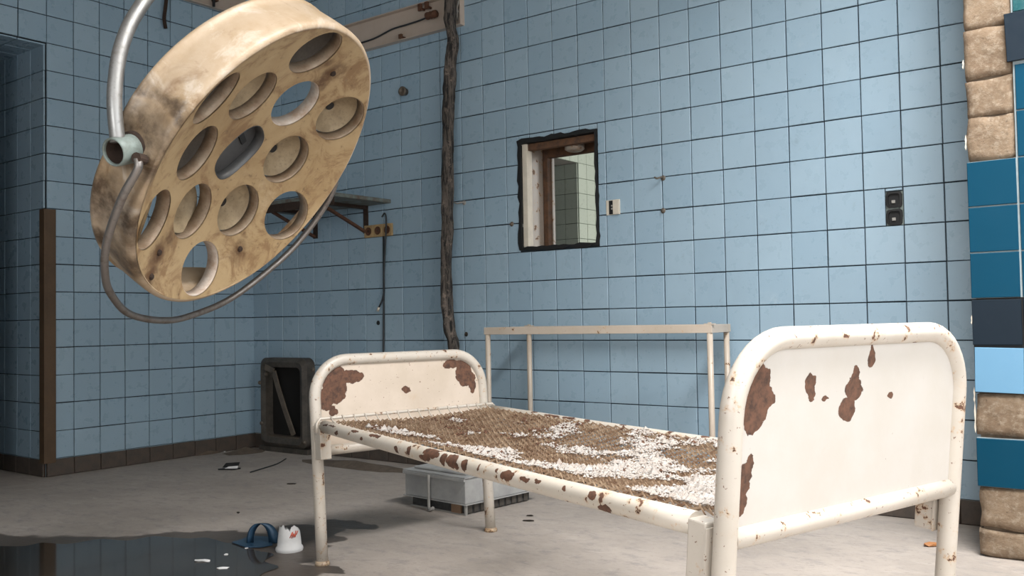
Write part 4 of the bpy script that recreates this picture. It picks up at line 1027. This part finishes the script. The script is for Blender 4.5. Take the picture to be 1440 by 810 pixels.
# blue visor
p = on(358, 766, 2, 0); M_VISOR = m_plain('blue_plastic_film', (.030, .075, .135), .35, .3, 20)
vz = empty('plastic_visor', p, 'torn dark blue plastic piece with an arched handle in puddle edge', 'plastic scrap')
q0, q1, q2, q3 = on(326, 763, 2, .004), on(345, 770, 2, .004), on(383, 767, 2, .004), on(380, 756, 2, .004); q4 = on(352, 754, 2, .004)
mb = MB(); qs = [q0, q1, on(365, 770, 2, .004), q2, q3, q4, on(338, 760, 2, .004)]; n = len(qs)
mb.add(qs+[q+Vector((0, 0, .003)) for q in qs], [list(range(n)), list(range(n, 2*n))[::-1]]+[(i, (i+1) % n, n+(i+1) % n, n+i) for i in range(n)]); o = mb.build('sheet', M_VISOR, vz); clean_normals(o)
tw = Vector((_r.x, _r.y, 0)).normalized(); arcp = []
for i in range(13):
    a = math.pi*i/12; arcp.append(on(366, 764, 2, .004)+tw*(-.040*math.cos(a))+Vector((0, 0, .072*math.sin(a)**.8)))
mb = MB(); vs = []; fs = []
for i, q in enumerate(arcp):
    wd = .006+.016*(i/12)**2; vs += [q+Vector((.005, .008, 0)), q-Vector((.005, .008, 0)), q-Vector((.005, .008, 0))+tw*wd, q+Vector((.005, .008, 0))+tw*wd]
for i in range(12):
    for k in range(4): fs.append((i*4+k, i*4+(k+1) % 4, i*4+4+(k+1) % 4, i*4+4+k))
mb.add(vs, fs+[(0, 1, 2, 3), (48, 51, 50, 49)], True); o = mb.build('arched_strip', M_VISOR, vz); clean_normals(o)
# black and white scrap
p = on(322, 661, 2, 0); sc_ = empty('folded_scrap', p, 'small folded black and white scrap lying on the floor by left wall', 'scrap')
mb = MB(); d = tw; mb.prism([(-.06, 0), (.03, -.01), (.055, .03), (-.03, .035)], frame(p+Vector((0, 0, .0)), d, (-d.y, d.x, 0)), .0005, .008); mb.build('dark_flap', M_BLACKP, sc_)
mb = MB(); mb.prism([(-.035, .0), (.05, .0), (.055, .030), (-.02, .026)], frame(p+Vector((0, 0, .014))+Vector((-d.y, d.x, 0))*.0, d, (-d.y*.6, d.x*.6, .8)), 0, .004); mb.build('dark_flap', M_BLACKP, sc_)
mb = MB(); mb.prism([(-.02, .0), (.05, .0), (.052, .016), (.0, .012)], frame(p+Vector((0, 0, .009))+Vector((d.y, -d.x, 0))*.012, d, (-d.y*.5, d.x*.5, .6)), 0, .003); mb.build('white_flap', M_PAPERW, sc_)
# loose cable on the floor
pts = [on(*q, 2, .004) for q in ((352, 664), (372, 658), (390, 652), (402, 645))]; mb = MB(); mb.tube(catmull(pts, 5), .0035, 6)
single(mb, 'floor_cable', M_CABLE, pts[0], 'thin blue grey cable lying on the floor in front of the hatch', 'cable')
# chips
def chip(px, py, s_, mat, nm, label, cat, seed, flat=.4, ln=1.0):
    rr = random.Random(seed); p = on(px, py, 2, 0); mb = MB(); bm = bmesh.new(); bmesh.ops.create_icosphere(bm, subdivisions=1, radius=1)
    vs = []
    for v in bm.verts:
        k = rr.uniform(.6, 1.25); q = v.co*k*s_; vs.append(p+tw*q.x*ln+Vector((-tw.y, tw.x, 0))*q.y+Vector((0, 0, max(0, (q.z+s_*.8)*flat))))
    fs = [[v.index for v in f.verts] for f in bm.faces]; bm.free(); mb.add(vs, fs); single(mb, nm, mat, p, label, cat)
chip(1307, 768, .018, M_ORANGE, 'clay_shard', 'small orange clay shard lying behind the footboard leg', 'shard', 1, .5, 1.6)
chip(283, 790, .016, M_PAPERW, 'plaster_chip', 'long white plaster chip lying in the muddy puddle', 'chip', 2, .3, 2.2)
chip(313, 800, .014, M_PAPERW, 'plaster_chip', 'ragged white plaster chip near the edge of the puddle', 'chip', 3, .3, 1.5)
chip(335, 722, .008, M_TWIG, 'dirt_crumb', 'dark dirt crumbs on the floor beyond the blue plastic piece', 'crumb', 4, .6)
chip(410, 681, .012, M_TWIG, 'dirt_crumb', 'flat brown dirt flake on the floor beside the bed leg', 'crumb', 5, .3, 2)
chip(318, 781, .009, M_PAPERW, 'plaster_chip', 'small white plaster chip beside blue plastic piece', 'chip', 6, .4)
chip(347, 772, .009, M_PAPERW, 'plaster_chip', 'tiny white plaster chip in front of the blue plastic piece', 'chip', 7, .4)
chip(743, 733, .012, M_TWIG, 'dead_leaf', 'dark dry leaf scrap on the floor under the bed', 'leaf', 8, .3, 2.2)
chip(746, 726, .010, M_TWIG, 'dead_leaf', 'dark curled leaf scrap behind another on the floor under bed', 'leaf', 9, .4, 1.8)
chip(252, 636, .010, M_PAPERW, 'plaster_chip', 'white plaster crumb at foot of the left wall skirting', 'chip', 10, .6)
chip(316, 636, .008, M_PAPERW, 'plaster_chip', 'white plaster crumb on the floor in front of the steel hatch', 'chip', 11, .6)
# dust heaps against the skirting
def heap(px, py, rx, ry, h, label, seed):
    rr = random.Random(seed); p = on(px, py, 2, 0); vs = []; fs = []; nr, ns = 5, 20
    vs.append(p+Vector((0, 0, h)))
    for i in range(1, nr+1):
        for k in range(ns):
            a = 2*math.pi*k/ns; q = i/nr; w = 1+.2*noise.noise(Vector((math.cos(a)*2, math.sin(a)*2, seed)))
            vs.append(Vector((max(.012, p.x+rx*q*w*math.cos(a)), min(-.012, p.y+ry*q*w*math.sin(a)), max(0, h*(1-q)**1.3+rr.uniform(-.002, .002)*(q < .95)))))
    for k in range(ns): fs.append((0, 1+k, 1+(k+1) % ns))
    for i in range(nr-1):
        for k in range(ns): fs.append((1+i*ns+k, 1+(i+1)*ns+k, 1+(i+1)*ns+(k+1) % ns, 1+i*ns+(k+1) % ns))
    mb = MB(); mb.add(vs, fs, True); o = single(mb, 'dust_heap', M_DUST, p, label, 'dust'); o['kind'] = 'stuff'; clean_normals(o)
M_DUST = m_plain('brown_dust', (.145, .110, .082), .95, .4, 30)
heap(290, 638, .05, .10, .045, 'small cone of brown dust against the left wall skirting', 1)
heap(345, 636, .10, .14, .035, 'low heap of brown dust in the corner in front of hatch', 2)
heap(500, 655, .45, .10, .030, 'long drift of brown dust along the foot of the back wall', 3)
